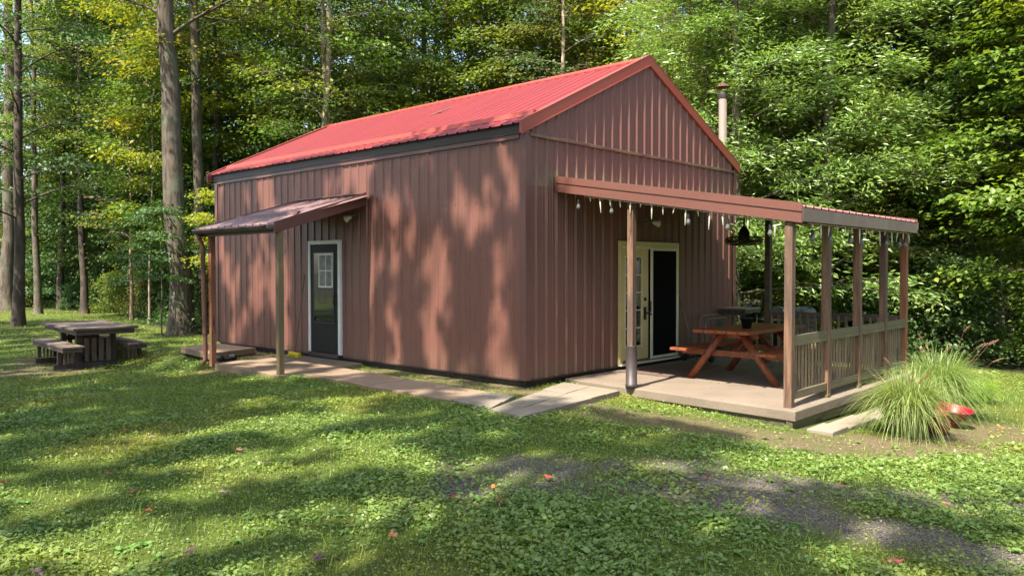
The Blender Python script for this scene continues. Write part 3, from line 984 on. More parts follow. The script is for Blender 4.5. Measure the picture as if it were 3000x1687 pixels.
# flood lights
def flood(loc, d, lab, plate_axis):
    c = Vector(loc)
    t = thing("flood_light", loc, lab, "wall light", "flood lights on the barn walls")
    n = Vector(plate_axis)
    up = Vector((0, 0, 1)); s = n.cross(up)
    MB().bar(c - n*0.0, c + n*0.025, 0.1, 0.1).build("base", M['steel'], t)
    d = Vector(d).normalized()
    k = c + n*0.08
    MB().tube([c+n*0.02, k, k+d*0.07], 0.014, 8).build("arm", M['steel'], t, True)
    h = k+d*0.05
    MB().lathe([(0.02, 0), (0.03, 0.01), (0.04, 0.05), (0.06, 0.10), (0.062, 0.125)], h, 16, d).build("lamp_body", M['cream_white'], t, True)
    MB().lathe([(0.06, 0.118), (0.055, 0.13), (0.03, 0.142), (0, 0.145)], h, 16, d).build("lens", M['lampglass'], t, True)
flood((0, 3.92, 2.50), (-0.5, 0.62, -0.35), "cream flood light under the small porch roof above the dark side door", (-1, 0, 0))
flood((3.0, -0.022, 2.36), (0.45, -0.6, -0.2), "cream flood light on the wall above the cream patio door", (0, -1, 0))

# ------------------------------------------------------------------ patio cover
XS = [0.70, 1.80, 2.90, 3.95, 4.90]
pc = thing("patio_cover", (3.0, -1.8, PS), "brown lean-to metal patio roof carried on weathered wood posts", "patio roof")
px0, px1, pyf = 0.62, 4.97, -3.70
pzw, pze = 2.88, 2.28
ps = (pzw-pze)/(-pyf)
def pat_place(u, w, h):
    return (u, pyf+w, pze+ps*w+h)
pprof = profile(px0+0.03, px1-0.01, 0.02, 0.022)
pn = panel(pprof, pat_place, Z(0.0), Z(-pyf-0.03))
pn.build("roof_panel", M['patio_roof'], pc)
# near rake: stepped fascia
def rake(x, out, mat, nm="rake_fascia"):
    mb = MB()
    for (dx0, dx1, t0, t1) in ((0.0, 0.03, 0.045, -0.055), (0.012, 0.03, -0.055, -0.085), (-0.004, 0.03, -0.085, -0.185)):
        vs = []
        for xx in (x+out*(-dx0) if False else x-out*0+dx0*1.0*(1 if out < 0 else -1), x+(dx1 if out < 0 else -dx1)):
            vs += [(xx, pyf, pze+t0), (xx, -0.026, pzw+t0), (xx, -0.026, pzw+t1), (xx, pyf, pze+t1)]
        mb.add(vs, [(0, 1, 2, 3), (7, 6, 5, 4), (0, 4, 5, 1), (1, 5, 6, 2), (2, 6, 7, 3), (3, 7, 4, 0)])
    mb.build(nm, mat, pc)
rake(px0, -1, M['fascia_pink'])
rake(px1, 1, M['trim_brown'])
ef = MB()
ef.box(px0+0.031, px1-0.031, pyf-0.004, pyf+0.02, pze-0.165, pze-0.012)
ef.build("eave_fascia", M['eave_grey'], pc)
MB().box(px1-0.03, px1+0.002, pyf-0.012, pyf-0.001, pze-0.11, pze-0.01).build("end_cap", M['steel'], pc)
MB().box(px0+.05, px1-.05, -3.575, -3.485, pze-0.18, pze-0.02+0.04*ps).build("eave_beam", M['post'], pc)
for i in range(6):
    x = px0+0.12+i*(px1-px0-.24)/5
    MB().bar((x, -0.05, pzw-0.11), (x, pyf+.32, pze-0.11+.32*ps), 0.045, 0.12).build("rafter", M['rail_dark'], pc)
for i, (x, y, mt) in enumerate([(XS[0], -3.53, 'post'), (XS[1], -3.53, 'post'), (XS[2], -3.53, 'post'), (XS[3], -3.53, 'post'), (XS[4], -3.53, 'post_orange'),
                                (4.92, -1.3, 'rail_dark')]):
    mb = MB()
    zt = pze-0.165 if y < -3 else pzw+ps*y-0.06
    mb.box(x-.048, x+.048, y-.048, y+.048, PS, zt)
    mb.build("post", M[mt], pc, bevel=0.005)
p1 = MB().box(0.735-.045, .735+.045, -1.29-.045, -1.29+.045, PS+0.5, pzw-ps*1.29-0.12).build("post", M['post'], pc, bevel=0.005)
p1['label'] = "weathered wood post in a dark metal sleeve"
MB().lathe([(0.0, 0.0), (0.082, 0), (0.082, 0.06), (0.077, 0.062), (0.075, 0.57), (0.078, 0.58), (0.05, 0.58)], (0.735, -1.29, PS), 24).build("sleeve", M['tube_dark'], p1, True)
MB().box(0.735-.02, .735+.02, -1.29-.05, -1.29+.045, PS+.1, PS+.5).build("post_foot", M['post_orange'], p1)

# railings: four front sections, one side section
xs_ = XS
nm_ = ["between the near corner post and the next post", "second from the near corner of the patio", "third from the near corner of the patio",
       "at the far end of the patio front"]
for i in range(4):
    x0, x1 = xs_[i]+0.05, xs_[i+1]-0.048
    t = thing("railing_section", ((x0+x1)/2, -3.56, PS), "grey weathered wood railing section %s" % nm_[i], "railing", "railing sections along the patio front")
    MB().box(x0, x1, -3.57, -3.532, 0.655, 0.785).build("top_rail", M['rail'], t, bevel=0.004)
    MB().box(x0, x1, -3.57, -3.532, 0.03, 0.125).build("bottom_rail", M['rail'], t, bevel=0.004)
    nb = 10
    for k in range(nb):
        xx = x0+0.05+(x1-x0-0.1)*k/(nb-1)
        MB().box(xx-.014, xx+.014, -3.531, -3.512, 0.04+rnd.uniform(-.004, .004), 0.70).build("baluster", M['baluster'], t)
    if i < 3:
        MB().box(x1-.06, x1+.045, -3.60, -3.50, PS, PS+.035).build("foot_block", M['beam'], t)
t = thing("railing_section", (5.17, -2.4, PS), "dark shaded wood railing along the far side of the patio", "railing")
MB().box(4.90, 4.94, -3.48, -1.35, 0.72, 0.83).build("top_rail", M['rail_dark'], t, bevel=0.004)
MB().box(4.90, 4.94, -3.48, -1.35, 0.03, 0.12).build("bottom_rail", M['rail_dark'], t, bevel=0.004)
for k in range(17):
    yy = -3.42+k*0.127
    MB().box(4.865, 4.899, yy-.017, yy+.017, 0.05, 0.79).build("baluster", M['baluster'], t)

# ------------------------------------------------------------------ hanging fan, bulbs, icicles
ft = thing("hanging_fan", (3.1, -1.75, 2.0), "black caged fan hanging below the patio roof", "fan")
fc = Vector((3.1, -1.75, 2.0))
MB().lathe([(0.0, 0.42), (0.012, 0.42), (0.012, 0.24), (0.03, 0.22), (0.065, 0.17), (0.085, 0.11), (0.09, 0.05), (0.09, -0.03), (0.05, -0.05), (0, -0.05)], fc, 20).build("motor", M['blackmetal'], ft, True)
cg = MB()
for r, z in ((0.27, 0.045), (0.278, 0.02), (0.28, -0.005), (0.278, -0.03), (0.25, -0.055), (0.18, -0.065), (0.2, 0.06)):
    pts = [fc+Vector((r*math.cos(t*math.pi/14), r*math.sin(t*math.pi/14), z)) for t in range(29)]
    cg.tube(pts, 0.005, 5, False)
for k in range(28):
    t = k*math.pi/14
    d = Vector((math.cos(t), math.sin(t), 0))
    cg.tube([fc+d*0.08+Vector((0, 0, .065)), fc+d*0.2+Vector((0, 0, .06)), fc+d*0.27+Vector((0, 0, .045)), fc+d*0.28, fc+d*0.25+Vector((0, 0, -.055)), fc+d*0.06+Vector((0, 0, -.07))], 0.0035, 4, False)
cg.build("cage", M['blackmetal'], ft)
for k in range(4):
    t = k*math.pi/2+.3
    d = Vector((math.cos(t), math.sin(t), 0)); s = Vector((-math.sin(t), math.cos(t), 0))
    MB().add([fc+d*.07+s*.03+Vector((0, 0, .015)), fc+d*.25+s*.07+Vector((0, 0, .02)), fc+d*.25-s*.05+Vector((0, 0, -.025)), fc+d*.07-s*.03+Vector((0, 0, -.015))], [(0, 1, 2, 3)]).build("blade", M['black'], ft)

def bulb_string(name, pts, bulbs, lab, drop=0.09):
    t = thing(name, pts[0], lab, "string lights", "bulb strings under the patio roof")
    MB().tube(pts, 0.004, 5).build("wire", M['black'], t)
    for b_ in bulbs:
        b_ = Vector(b_)
        s_ = MB().tube([b_, b_-Vector((0, 0, drop-.03))], 0.003, 4)
        s_.lathe([(0.0, 0), (0.018, -.005), (0.02, -.06), (0.017, -.065)], b_-Vector((0, 0, drop-.03)), 10)
        so = s_.build("socket", M['black'], t)
        MB().lathe([(0.016, 0), (0.02, -.015), (0.03, -.04), (0.028, -.06), (0.015, -.078), (0, -.082)], b_-Vector((0, 0, drop+.034)), 12).build("bulb", M['bulb'], so, True)
rk = lambda y: pzw + ps*y - 0.19
pts = [(px0+.05, y, rk(y)-0.012*(i % 2)) for i, y in enumerate(np.linspace(-.1, -3.55, 16))]
bulb_string("string_lights", pts, [(px0+.05, y, rk(y)) for y in (-.42, -1.0, -2.2, -2.75, -3.3)], "string of clear bulbs hanging under the near sloping edge of the patio roof")
zf = pze-.17
pts = [(x, -3.64, zf-0.015*(i % 2)) for i, x in enumerate(np.linspace(.8, 4.85, 18))]
bulb_string("string_lights", pts, [(x, -3.64, zf-.01) for x in (1.08, 1.62, 2.3, 2.72, 3.7, 4.3, 4.55)], "string of dark bulbs hanging under the level front edge of the patio roof", 0.1)

def icicles(name, line, lab, n, seed):
    rr = random.Random(seed)
    t = thing(name, line(0), lab, "icicle lights", "icicle light strings on the patio roof")
    MB().tube([Vector(line(k/20))-Vector((0, 0, .006*(k % 2))) for k in range(21)], 0.004, 4).build("wire", M['icicle'], t)
    for k in range(n):
        p = Vector(line((k+.5)/n))
        L = [0.07, 0.20, 0.13, 0.10, .14, .06, .19, .13, .08, .21][k % 10]*rr.uniform(.85, 1.15)
        q = p+Vector((rr.uniform(-.01, .01), rr.uniform(-.02, .02), -L))
        MB().tube([p, p.lerp(q, .15), p.lerp(q, .3), p.lerp(q, .32), p.lerp(q, .6), q], [0.005, .010, .009, .012, .008, .002], 6).build("icicle", M['icicle'], t)
icicles("icicle_lights", lambda t: (px0+.04, -.55-2.9*t, rk(-.55-2.9*t)-.005), "row of pale plastic icicle lights under the near sloping edge of the patio roof", 17, 3)
icicles("icicle_lights", lambda t: (.9+3.9*t, -3.655, zf-.005), "row of pale plastic icicle lights under the level front edge of the patio roof", 15, 4)

# ------------------------------------------------------------------ picnic table
pt = thing("picnic_table", (2.8, -2.05, PS), "red stained wooden picnic table with attached benches on the patio", "picnic table")
tx0, tx1, ty0, ty1 = 1.82, 3.72, -2.47, -1.60
mb = MB()
nb = 5
wv = (ty1-ty0)/nb
for i in range(nb):
    mb.box(tx0, tx1, ty0+i*wv+.003, ty0+(i+1)*wv-.003, 0.655, 0.70)
mb.build("tabletop", M['redwood'], pt, bevel=0.005)
for (y0, y1) in ((-1.50, -1.22), (-2.86, -2.58)):
    mb = MB(); h = (y1-y0)/2
    for i in range(2):
        mb.box(tx0+.0, tx1, y0+i*h+.004, y0+(i+1)*h-.004, 0.375, 0.415)
    mb.build("seat", M['redwood'], pt, bevel=0.005)
for x in (2.20, 3.40):
    MB().bar((x+.05, -2.92, .335), (x+.05, -1.17, .335), .04, .085).build("crossbeam", M['redwood_leg'], pt, bevel=0.003)
    MB().bar((x+.05, -2.40, .61), (x+.05, -1.66, .61), .04, .085).build("crossbeam", M['redwood_leg'], pt, bevel=0.003)
    for (ya, yb) in ((-2.72, -2.18), (-1.36, -1.90)):
        lg = MB().tube([(x-.03, ya, PS), (x-.03, yb, .65)], 0.052, 14).build("leg", M['redwood_leg'], pt, True)
        b_ = MB()
        for dz in (.33, .37):
            tt = (dz-PS)/(.65-PS)
            b_.lathe([(0.012, 0), (0.012, .006), (0, .01)], (x-.082, ya+(yb-ya)*tt+(.02 if dz > .35 else -.02), dz), 8, (-1, 0, 0))
        b_.build("bolts", M['steel'], lg)
MB().bar((2.24, -2.04, .36), (2.72, -2.04, .64), .07, .04).build("brace", M['redwood_leg'], pt)
MB().bar((3.42, -2.04, .36), (2.94, -2.04, .64), .07, .04).build("brace", M['redwood_leg'], pt)
fp = MB()
fp.lathe([(0, 0), (0.062, 0), (0.085, 0.14), (0.092, 0.14), (0.092, 0.162), (0.083, 0.162), (0.078, 0.12), (0.0, 0.12)], (2.5, -2.10, 0.70), 24)
tag(fp.build("flower_pot", M['black'], None, True, at=(2.5, -2.10, .70)), "small dark plastic pot standing on the red picnic table", "pot")

# doormat
rg = MB()
rr = random.Random(2)
p0, p1, p2, p3 = Vector((1.98, -.20, 0)), Vector((1.98, -1.18, 0)), Vector((3.75, -1.02, 0)), Vector((3.95, -.38, 0))
rp_ = [p0, p1, p2, p3]
vs = []
edge = []
for i in range(4):
    a_, b_ = rp_[i], rp_[(i+1) % 4]
    for k in range(14):
        p = a_.lerp(b_, k/14) + Vector((rr.uniform(-.012, .012), rr.uniform(-.012, .012), 0))
        edge.append(p)
n = len(edge)
vs = [(p.x, p.y, PS+.001) for p in edge] + [(p.x, p.y, PS+.013) for p in edge]
rg.add(vs, [tuple(range(n, 2*n))] + [(i, (i+1) % n, n+(i+1) % n, n+i) for i in range(n)])
tag(rg.build("rug", M['mat'], None, at=(2.8, -.7, PS)), "flat brown woven rug on the concrete in front of the patio door", "rug")

# metal rod leaning by the patio door
tag(MB().tube([(4.22, -.30, PS), (4.03, -.05, 1.12)], .011, 8).build("leaning_pole", M['steel'], None, True, at=(4.2, -.3, PS)),
    "thin grey metal pole leaning on the wall beside the patio door", "pole")

# tubular cart against the wall
ct = thing("tubular_cart", (4.7, -.45, PS), "low tubular metal cart with two hoops against the barn wall", "cart")
def hoop(y, x0, x1, z0, z1):
    r = .1
    pts = [(x0, y, z0), (x0, y, z1-r), (x0+.03, y, z1-.03), (x0+r, y, z1), (x1-r, y, z1), (x1-.03, y, z1-.03), (x1, y, z1-r), (x1, y, z0)]
    return MB().tube(pts, .014, 8).build("hoop", M['steel'], ct, True)
hoop(-.62, 3.95, 4.75, .12, .70); hoop(-.22, 4.45, 5.25, .12, .72)
for y in (-.62, -.22):
    MB().tube([(3.9, y, .14), (5.2, y, .14)], .016, 8).build("side_rail", M['blackmetal'], ct, True)
for k in range(9):
    x = 3.98+k*.145
    MB().tube([(x, -.64, .13), (x, -.2, .13)], .012, 6).build("cross_bar", M['blackmetal'], ct, True)
    if k % 2 == 0:
        MB().tube([(x, -.62, .12), (x, -.62, .26)], .012, 6).build("upright", M['blackmetal'], ct, True)
for x in (4.05, 5.05):
    for y in (-.68, -.16):
        MB().lathe([(0, -.02), (.09, -.02), (.10, 0), (.09, .02), (0, .02)], (x, y, PS+.10), 18, (0, 1, 0)).build("wheel", M['black'], ct, True)
cl = MB()
rr = random.Random(9)
nx, nz_ = 7, 8
vs = []
for j in range(nz_):
    for i in range(nx):
        tt = j/(nz_-1)
        w = .05+.10*tt
        vs.append((4.38+(i/(nx-1)-.5)*2*w, -.66-.02*math.sin(i*1.9+j*.4), .66-.34*tt+.015*math.sin(i*2)))
cl.add(vs, [(j*nx+i, j*nx+i+1, (j+1)*nx+i+1, (j+1)*nx+i) for j in range(nz_-1) for i in range(nx-1)])
o = cl.build("hanging_cloth", M['teal'], None, True, at=(4.38, -.66, .5))
md = o.modifiers.new("solid", 'SOLIDIFY'); md.thickness = .006
tag(o, "dark teal cloth hanging over a hoop of the tubular cart", "cloth")

# weathered shelf at the far corner of the barn
sh = thing("shelf_table", (5.7, -.35, PS), "small weathered wood shelf table on thin metal legs at the barn corner", "shelf")
mb = MB()
for i in range(4):
    mb.box(5.42, 6.05, -.62+i*.14+.003, -.62+(i+1)*.14-.003, .80, .825)
mb.build("shelf_top", M['shelf'], sh, bevel=.003)
MB().box(5.42, 5.44, -.62, -.06, .70, .798).build("apron", M['darkwood'], sh)
MB().box(5.442, 6.05, -.62, -.60, .735, .798).build("apron", M['darkwood'], sh)
for x, y in ((5.47, -.57), (6.0, -.57), (5.47, -.11), (6.0, -.11)):
    MB().tube([(x, y, float(gz(x, y))), (x, y, .735)], .012, 8).build("leg", M['steel'], sh, True)

# grill beyond the side railing
gx, gy = 8.2, -.35
g0 = float(gz(gx, gy))
gr = thing("barbecue_grill", (gx, gy, g0), "black gas grill with a silver-grey hood behind the side railing", "grill")
az = R(-35)
def gl(p):
    x, y, z = p
    return (gx+x*math.cos(az)-y*math.sin(az), gy+x*math.sin(az)+y*math.cos(az), g0+z)
def gbox(nm, x0, x1, y0, y1, z0, z1, mat, par, bev=.01):
    b_ = MB().box(x0, x1, y0, y1, z0, z1)
    b_.v = [gl(p) for p in b_.v]
    return b_.build(nm, mat, par, bevel=bev)
cabf = gbox("cabinet", -.33, .33, -.26, .26, .12, .78, M['black'], gr)
gbox("firebox", -.38, .38, -.28, .28, .782, .97, M['blackmetal'], gr)
hd_ = MB()
pf = [(-.28, .972), (-.28, 1.08), (-.22, 1.17), (-.05, 1.22), (.15, 1.21), (.28, 1.12), (.28, .972)]
vs = [gl((x, y, z)) for x in (-.39, .39) for y, z in pf]
n = len(pf)
hd_.add(vs, [(i, (i+1) % n, n+(i+1) % n, n+i) for i in range(n)] + [tuple(range(n-1, -1, -1)), tuple(range(n, 2*n))])
M['grill_lid'].node_tree.nodes['Principled BSDF'].inputs['Specular IOR Level'].default_value = .2
hoo = hd_.build("hood", M['grill_lid'], gr, bevel=.012)
b_ = MB().tube([gl((-.28, -.34, 1.03)), gl((.28, -.34, 1.03))], .014, 8).build("handle", M['steel'], hoo, True)
gbox("side_shelf", -.80, -.40, -.22, .22, .92, .955, M['black'], gr)
gbox("side_shelf", .40, .75, -.22, .22, .92, .955, M['black'], gr)
for x in (-.29, .29):
    for y in (-.22, .22):
        gbox("leg", x-.025, x+.025, y-.025, y+.025, 0, .118, M['blackmetal'], gr)

# broom beside the side door
br = thing("push_broom", (-.35, 5.72, -.055), "yellow bristled push broom leaning on the wall by the side door", "broom")
b_ = MB()
rr = random.Random(4)
b_.bar((-.27, 5.70, .01), (-.33, 5.28, .01), .07, .05)
b_.build("head", M['yellow'], br, bevel=.012)
b_ = MB()
for k in range(420):
    t = rr.random(); x = -.27-.06*t+rr.uniform(-.04, .04); y = 5.75-.42*t
    b_.bar((x, y-.05, -.005), (x+rr.uniform(-.03, .03), y-.05+rr.uniform(-.03, .03), -.052+rr.uniform(0, .008)), .006, .006)
b_.build("bristles", M['yellow'], br)
MB().tube([(-.30, 5.49, .03), (-.035, 5.56, 1.46)], .012, 8).build("handle", M['broomstick'], br, True)

# dark plastic boot scraper by the downspout
bs = thing("boot_scraper", (-1.37, 6.0, -.12), "dark plastic boot scraper with two round brushes at the porch slab edge", "boot scraper")
MB().box(-1.55, -1.18, 5.93, 6.11, -.12, -.08).build("base", M['blue_dark'], bs, bevel=.008)
for x in (-1.49, -1.24):
    MB().lathe([(0, -.08), (.04, -.08), (.055, -.06), (.055, .06), (.04, .08), (0, .08)], (x, 6.02, -.02), 16, (0, 1, 0)).build("brush", M['black'], bs, True)
MB().box(-1.43, -1.30, 5.96, 6.08, -.079, -.03).build("scraper_bar", M['blue_dark'], bs, bevel=.006)

# ------------------------------------------------------------------ dark table with benches on the lawn
dx_, dy_ = -2.15, 10.5
gt0 = float(gz(dx_, dy_))
dt = thing("picnic_table", (dx_, dy_, gt0), "dark wooden table with two attached slatted benches on the lawn", "picnic table")
da = R(-4.5)
def tl(p):
    x, y, z = p
    return (dx_+x*math.cos(da)-y*math.sin(da), dy_+x*math.sin(da)+y*math.cos(da), gt0+z)
def tb(boxes, nm, mat, par, bev=0.004):
    b_ = MB()
    for q in boxes:
        b_.box(*q)
    b_.v = [tl(p) for p in b_.v]
    return b_.build(nm, mat, par, bevel=bev)
# tabletop: planks with two breadboard ends
top = tb([(-.57+.19*i+.003, -.57+.19*(i+1)-.003, -1.14, 1.14, .775, .815) for i in range(6)], "tabletop", M['darkwood_top'], dt)
tb([(-.60, .60, -1.32, -1.145, .773, .817), (-.60, .60, 1.145, 1.32, .773, .817), (-.605, -.575, -1.14, 1.14, .77, .816), (.575, .605, -1.14, 1.14, .77, .816)], "top_border", M['darkwood_edge'], dt)
tb([(-.54, .54, -1.26, -1.22, .68, .772), (-.54, .54, 1.22, 1.26, .68, .772), (-.54, -.50, -1.218, 1.218, .68, .772), (.50, .54, -1.218, 1.218, .68, .772)], "apron", M['darkwood_edge'], dt)
for x in (-.34, .30):
    for y in (-.62, .55):
        tb([(x-.05, x+.05, y-.05, y+.05, .10, .769)], "leg", M['darkwood'], dt)
tb([(-.288, .25, -.655, -.62, .46, .56)], "stretcher", M['darkwood'], dt)
tb([(-.288, .25, .54, .575, .46, .56)], "stretcher", M['darkwood'], dt)
for k in range(4):
    x = -.245+k*.135
    tb([(x, x+.085, -.69, -.66, .10, .58)], "slat", M['slat'], dt)
    tb([(x, x+.085, .60, .63, .10, .58)], "slat", M['slat'], dt)
for sx in (-1, 1):
    xc = -.60 if sx < 0 else .60
    st = tb([(xc-.20+.135*i+.002, xc-.20+.135*(i+1)-.002, -1.30, 1.30, .435, .47) for i in range(3)], "bench_seat", M['darkwood_top'], dt)
    tb([(xc-.18, xc+.18, -1.25, -1.22, .35, .433), (xc-.18, xc+.18, 1.22, 1.25, .35, .433), (xc-.18, xc-.15, -1.218, 1.218, .35, .433), (xc+.15, xc+.18, -1.218, 1.218, .35, .433)], "bench_apron", M['darkwood_edge'], st)
    for y in (-.86, .80):
        for x in (xc-.15, xc+.15):
            tb([(x-.035, x+.035, y-.035, y+.035, .10, .348)], "leg", M['darkwood'], dt)
        for k in range(3):
            x = xc-.088+k*.066
            tb([(x-.001, x+.042, y-.055, y-.037, .10, .36)], "slat", M['slat'], dt)
for y in (-.78, .72):
    tb([(-.85, .85, y-.11, y-.01, -.02, .098)], "base_beam", M['darkwood'], dt)
tb([(-.30, -.20, -.76, .58, -.02, .097), (.2, .3, -.76, .58, -.02, .097)], "base_rail", M['darkwood'], dt)

# ------------------------------------------------------------------ glazed bowl planter and terracotta pot in the grass bed
g1 = float(gz(2.62, -4.80))-.09
o = MB().lathe([(0, 0), (.10, 0), (.11, .02), (.09, .06), (.10, .18), (.17, .25), (.215, .315), (.235, .325), (.235, .335), (.215, .34), (.205, .325), (.16, .24), (.08, .16), (.0, .15)], (0, 0, 0), 32).build(
    "bowl_planter", M['red_glaze'], None, True)
o.location = (2.66, -4.74, g1+.0); o.rotation_euler = (R(9), R(-3), 0)
tag(o, "glossy crimson wide-rimmed bowl planter tilting between the grass clumps", "planter")
g1 = float(gz(2.15, -4.87))
o = MB().lathe([(0, 0), (.09, 0), (.14, .05), (.165, .13), (.15, .22), (.11, .27), (.12, .29), (.125, .30), (.105, .30), (.09, .26), (0, .2)], (0, 0, 0), 28).build(
    "round_pot", M['terracotta'], None, True)
o.location = (1.98, -4.74, g1-.03); o.rotation_euler = (R(10), R(-6), 0)
tag(o, "round orange terracotta pot leaning low behind the front grass clump", "pot")

# ------------------------------------------------------------------ plants from numpy
def blades(nb, rs, h, spread, droop, w, seg=7, base_r=0.16):
    """arching grass blades; returns verts, faces"""
    az_ = rs.uniform(0, 2*np.pi, nb)
    hh = h*rs.uniform(.6, 1.12, nb)
    sp = spread*rs.uniform(.15, 1.1, nb)
    br_ = base_r*np.sqrt(rs.uniform(0, 1, nb))
    ba = rs.uniform(0, 2*np.pi, nb)
    bx, by = br_*np.cos(ba), br_*np.sin(ba)
    ww = w*rs.uniform(.6, 1.2, nb)
    dr = droop*rs.uniform(.5, 1.3, nb)
    az_ = np.arctan2(by*4+np.sin(az_)*base_r*2, bx*4+np.cos(az_)*base_r*2)
    V = []
    for k in range(seg+1):
        t = k/seg
        r = sp*(t**1.5)
        z = hh*(1.55*t - 0.55*t*t) - dr*np.maximum(t-.35, 0)**1.6*1.6*(sp/spread)
        px = bx+np.cos(az_)*r; py = by+np.sin(az_)*r
        wd = ww*(1-t**2.2)+.0006
        sx, sy = -np.sin(az_)*wd, np.cos(az_)*wd
        V.append(np.stack([px-sx, py-sy, z], -1)); V.append(np.stack([px+sx, py+sy, z], -1))
    V = np.stack(V, 1)
    m = 2*(seg+1)
    f = np.array([[2*k, 2*k+1, 2*k+3, 2*k+2] for k in range(seg)])
    F = (np.arange(nb)[:, None, None]*m + f[None]).reshape(-1, 4)
    return V.reshape(-1, 3), F, (bx, by, az_, hh, sp, dr)

def fountain(x, y, h, spread, n, nplume, seed, lab, pl_h=1.25):
    rs = np.random.RandomState(seed)
    z = float(gz(x, y))
    t = thing("fountain_grass", (x, y, z), lab, "ornamental grass")
    V, F, _ = blades(n, rs, h, spread, h*.85, .0035, 8, .2)
    link_mesh("blades", mesh_np("blades", V, F, M['fountain']), t)
    if nplume:
        st = MB(); pl = []
        rr = random.Random(seed)
        C_, T_, N_, L_2, Wd = [], [], [], [], []
        for k in range(nplume):
            a_ = rr.uniform(0, 6.28); r = spread*rr.uniform(.25, .95); hh = h*pl_h*rr.uniform(.7, 1.1)*(1-.25*r/spread)
            d = Vector((math.cos(a_), math.sin(a_), 0))
            p0 = d*.06; p1 = d*r*.45+Vector((0, 0, hh*.62)); p2 = d*r*.85+Vector((0, 0, hh)); dv = (p2-p1).normalized()
            p3 = p2+(dv+d*.5-Vector((0, 0, .12))).normalized()*.14
            st.tube([p0, p1, p2, p3], [.0018, .0016, .0012, .001], 4, False)
            for j in range(150):
                tt = rr.random(); p = p2.lerp(p3, tt)
                C_.append(p); v_ = Vector((rr.gauss(0, 1), rr.gauss(0, 1), rr.gauss(0, 1))).normalized()
                T_.append((v_+dv*1.0)); N_.append((rr.gauss(0, 1), rr.gauss(0, 1), rr.gauss(0, 1)))
                L_2.append(.022*(1-.6*abs(tt-.4))); Wd.append(.0035)
        st.build("stems", M['plume'], t).location = (0, 0, 0)
        t.children[-1].data.transform(Matrix.Translation((x, y, z)))
        V, F = leaves(np.array([list(c) for c in C_]), np.array([list(c) for c in T_]), np.array(N_, float), np.array(L_2), np.array(Wd))
        link_mesh("plumes", mesh_np("plumes", V, F, M['plume']), t)
    return t
fountain(1.42, -4.62, .84, .60, 1700, 5, 11, "front clump of arching fountain grass in sun beside the patio corner", 1.1)
fountain(3.5, -4.40, .98, .80, 2200, 9, 12, "rear larger clump of fountain grass with tan plumes behind the red bowl", 1.35)
rs = np.random.RandomState(21)
for i, (x, y, lab) in enumerate([(5.0, -4.15, "bright green strap-leaved lily clump touching the far patio corner"), (5.7, -4.35, "bright green strap-leaved lily clump just behind the rear fountain grass"),
                                 (5.65, -3.55, "bright green strap-leaved lily clump past the last railing post")]):
    t = tag(link_mesh("lily_clump", None if False else mesh_np("lily_clump", *blades(420, rs, .42, .42, .3, .008, 6, .22)[:2], M['lily']), None, (x, y, float(gz(x, y)))), lab, "lily plant", "lily clumps by the patio")

# ------------------------------------------------------------------ lawn: broad-leaved weeds and short grass
def keep_lawn(x, y):
    ok = ~((x > -0.08) & (x < 6.3) & (y > -0.05) & (y < 9.15))
    ok &= ~((x > .55+.0 - 0.125*(-y)) & (x < 5.3) & (y < 0) & (y > -3.72) & (x > 0.4+(3.7+y)*.125))
    ok &= ~((x > -1.86) & (x < 0.0) & (y > 3.38+(x+1.87)*.19) & (y < 5.62+(x+1.8)*.2))
    ok &= ~((x > -1.57+.02*(y-1.6)) & (x < -0.62 - .05*(3.6-y)) & (y > -.2) & (y < 3.6))
    ok &= ~((x > -1.58+.18*(y+.19)) & (x < -0.76) & (y > -1.56) & (y <= -.15))
    ok &= ~((x >= -1.7) & (x < .6) & (y > -1.57+(x+1.83)*.129) & (y < -.98+(x+1.72)*.336))
    ok &= ~((x > -1.40) & (x < -.3) & (y > 6.55) & (y < 8.35))
    ok &= ~((x > .4) & (x < 5.25) & (y > -4.14) & (y < -3.7))
    return ok
def scatter(n, rs, x0, x1, y0, y1):
    return rs.uniform(x0, x1, n), rs.uniform(y0, y1, n)

def view_dist(x, y):
    return np.hypot(x-CAM[0], y-CAM[1])
def in_view(x, y, pad=0.08):
    an = np.arctan2(x-CAM[0], y-CAM[1])
    return (an > 0.8222-0.575-pad) & (an < 0.8222+0.575+pad)

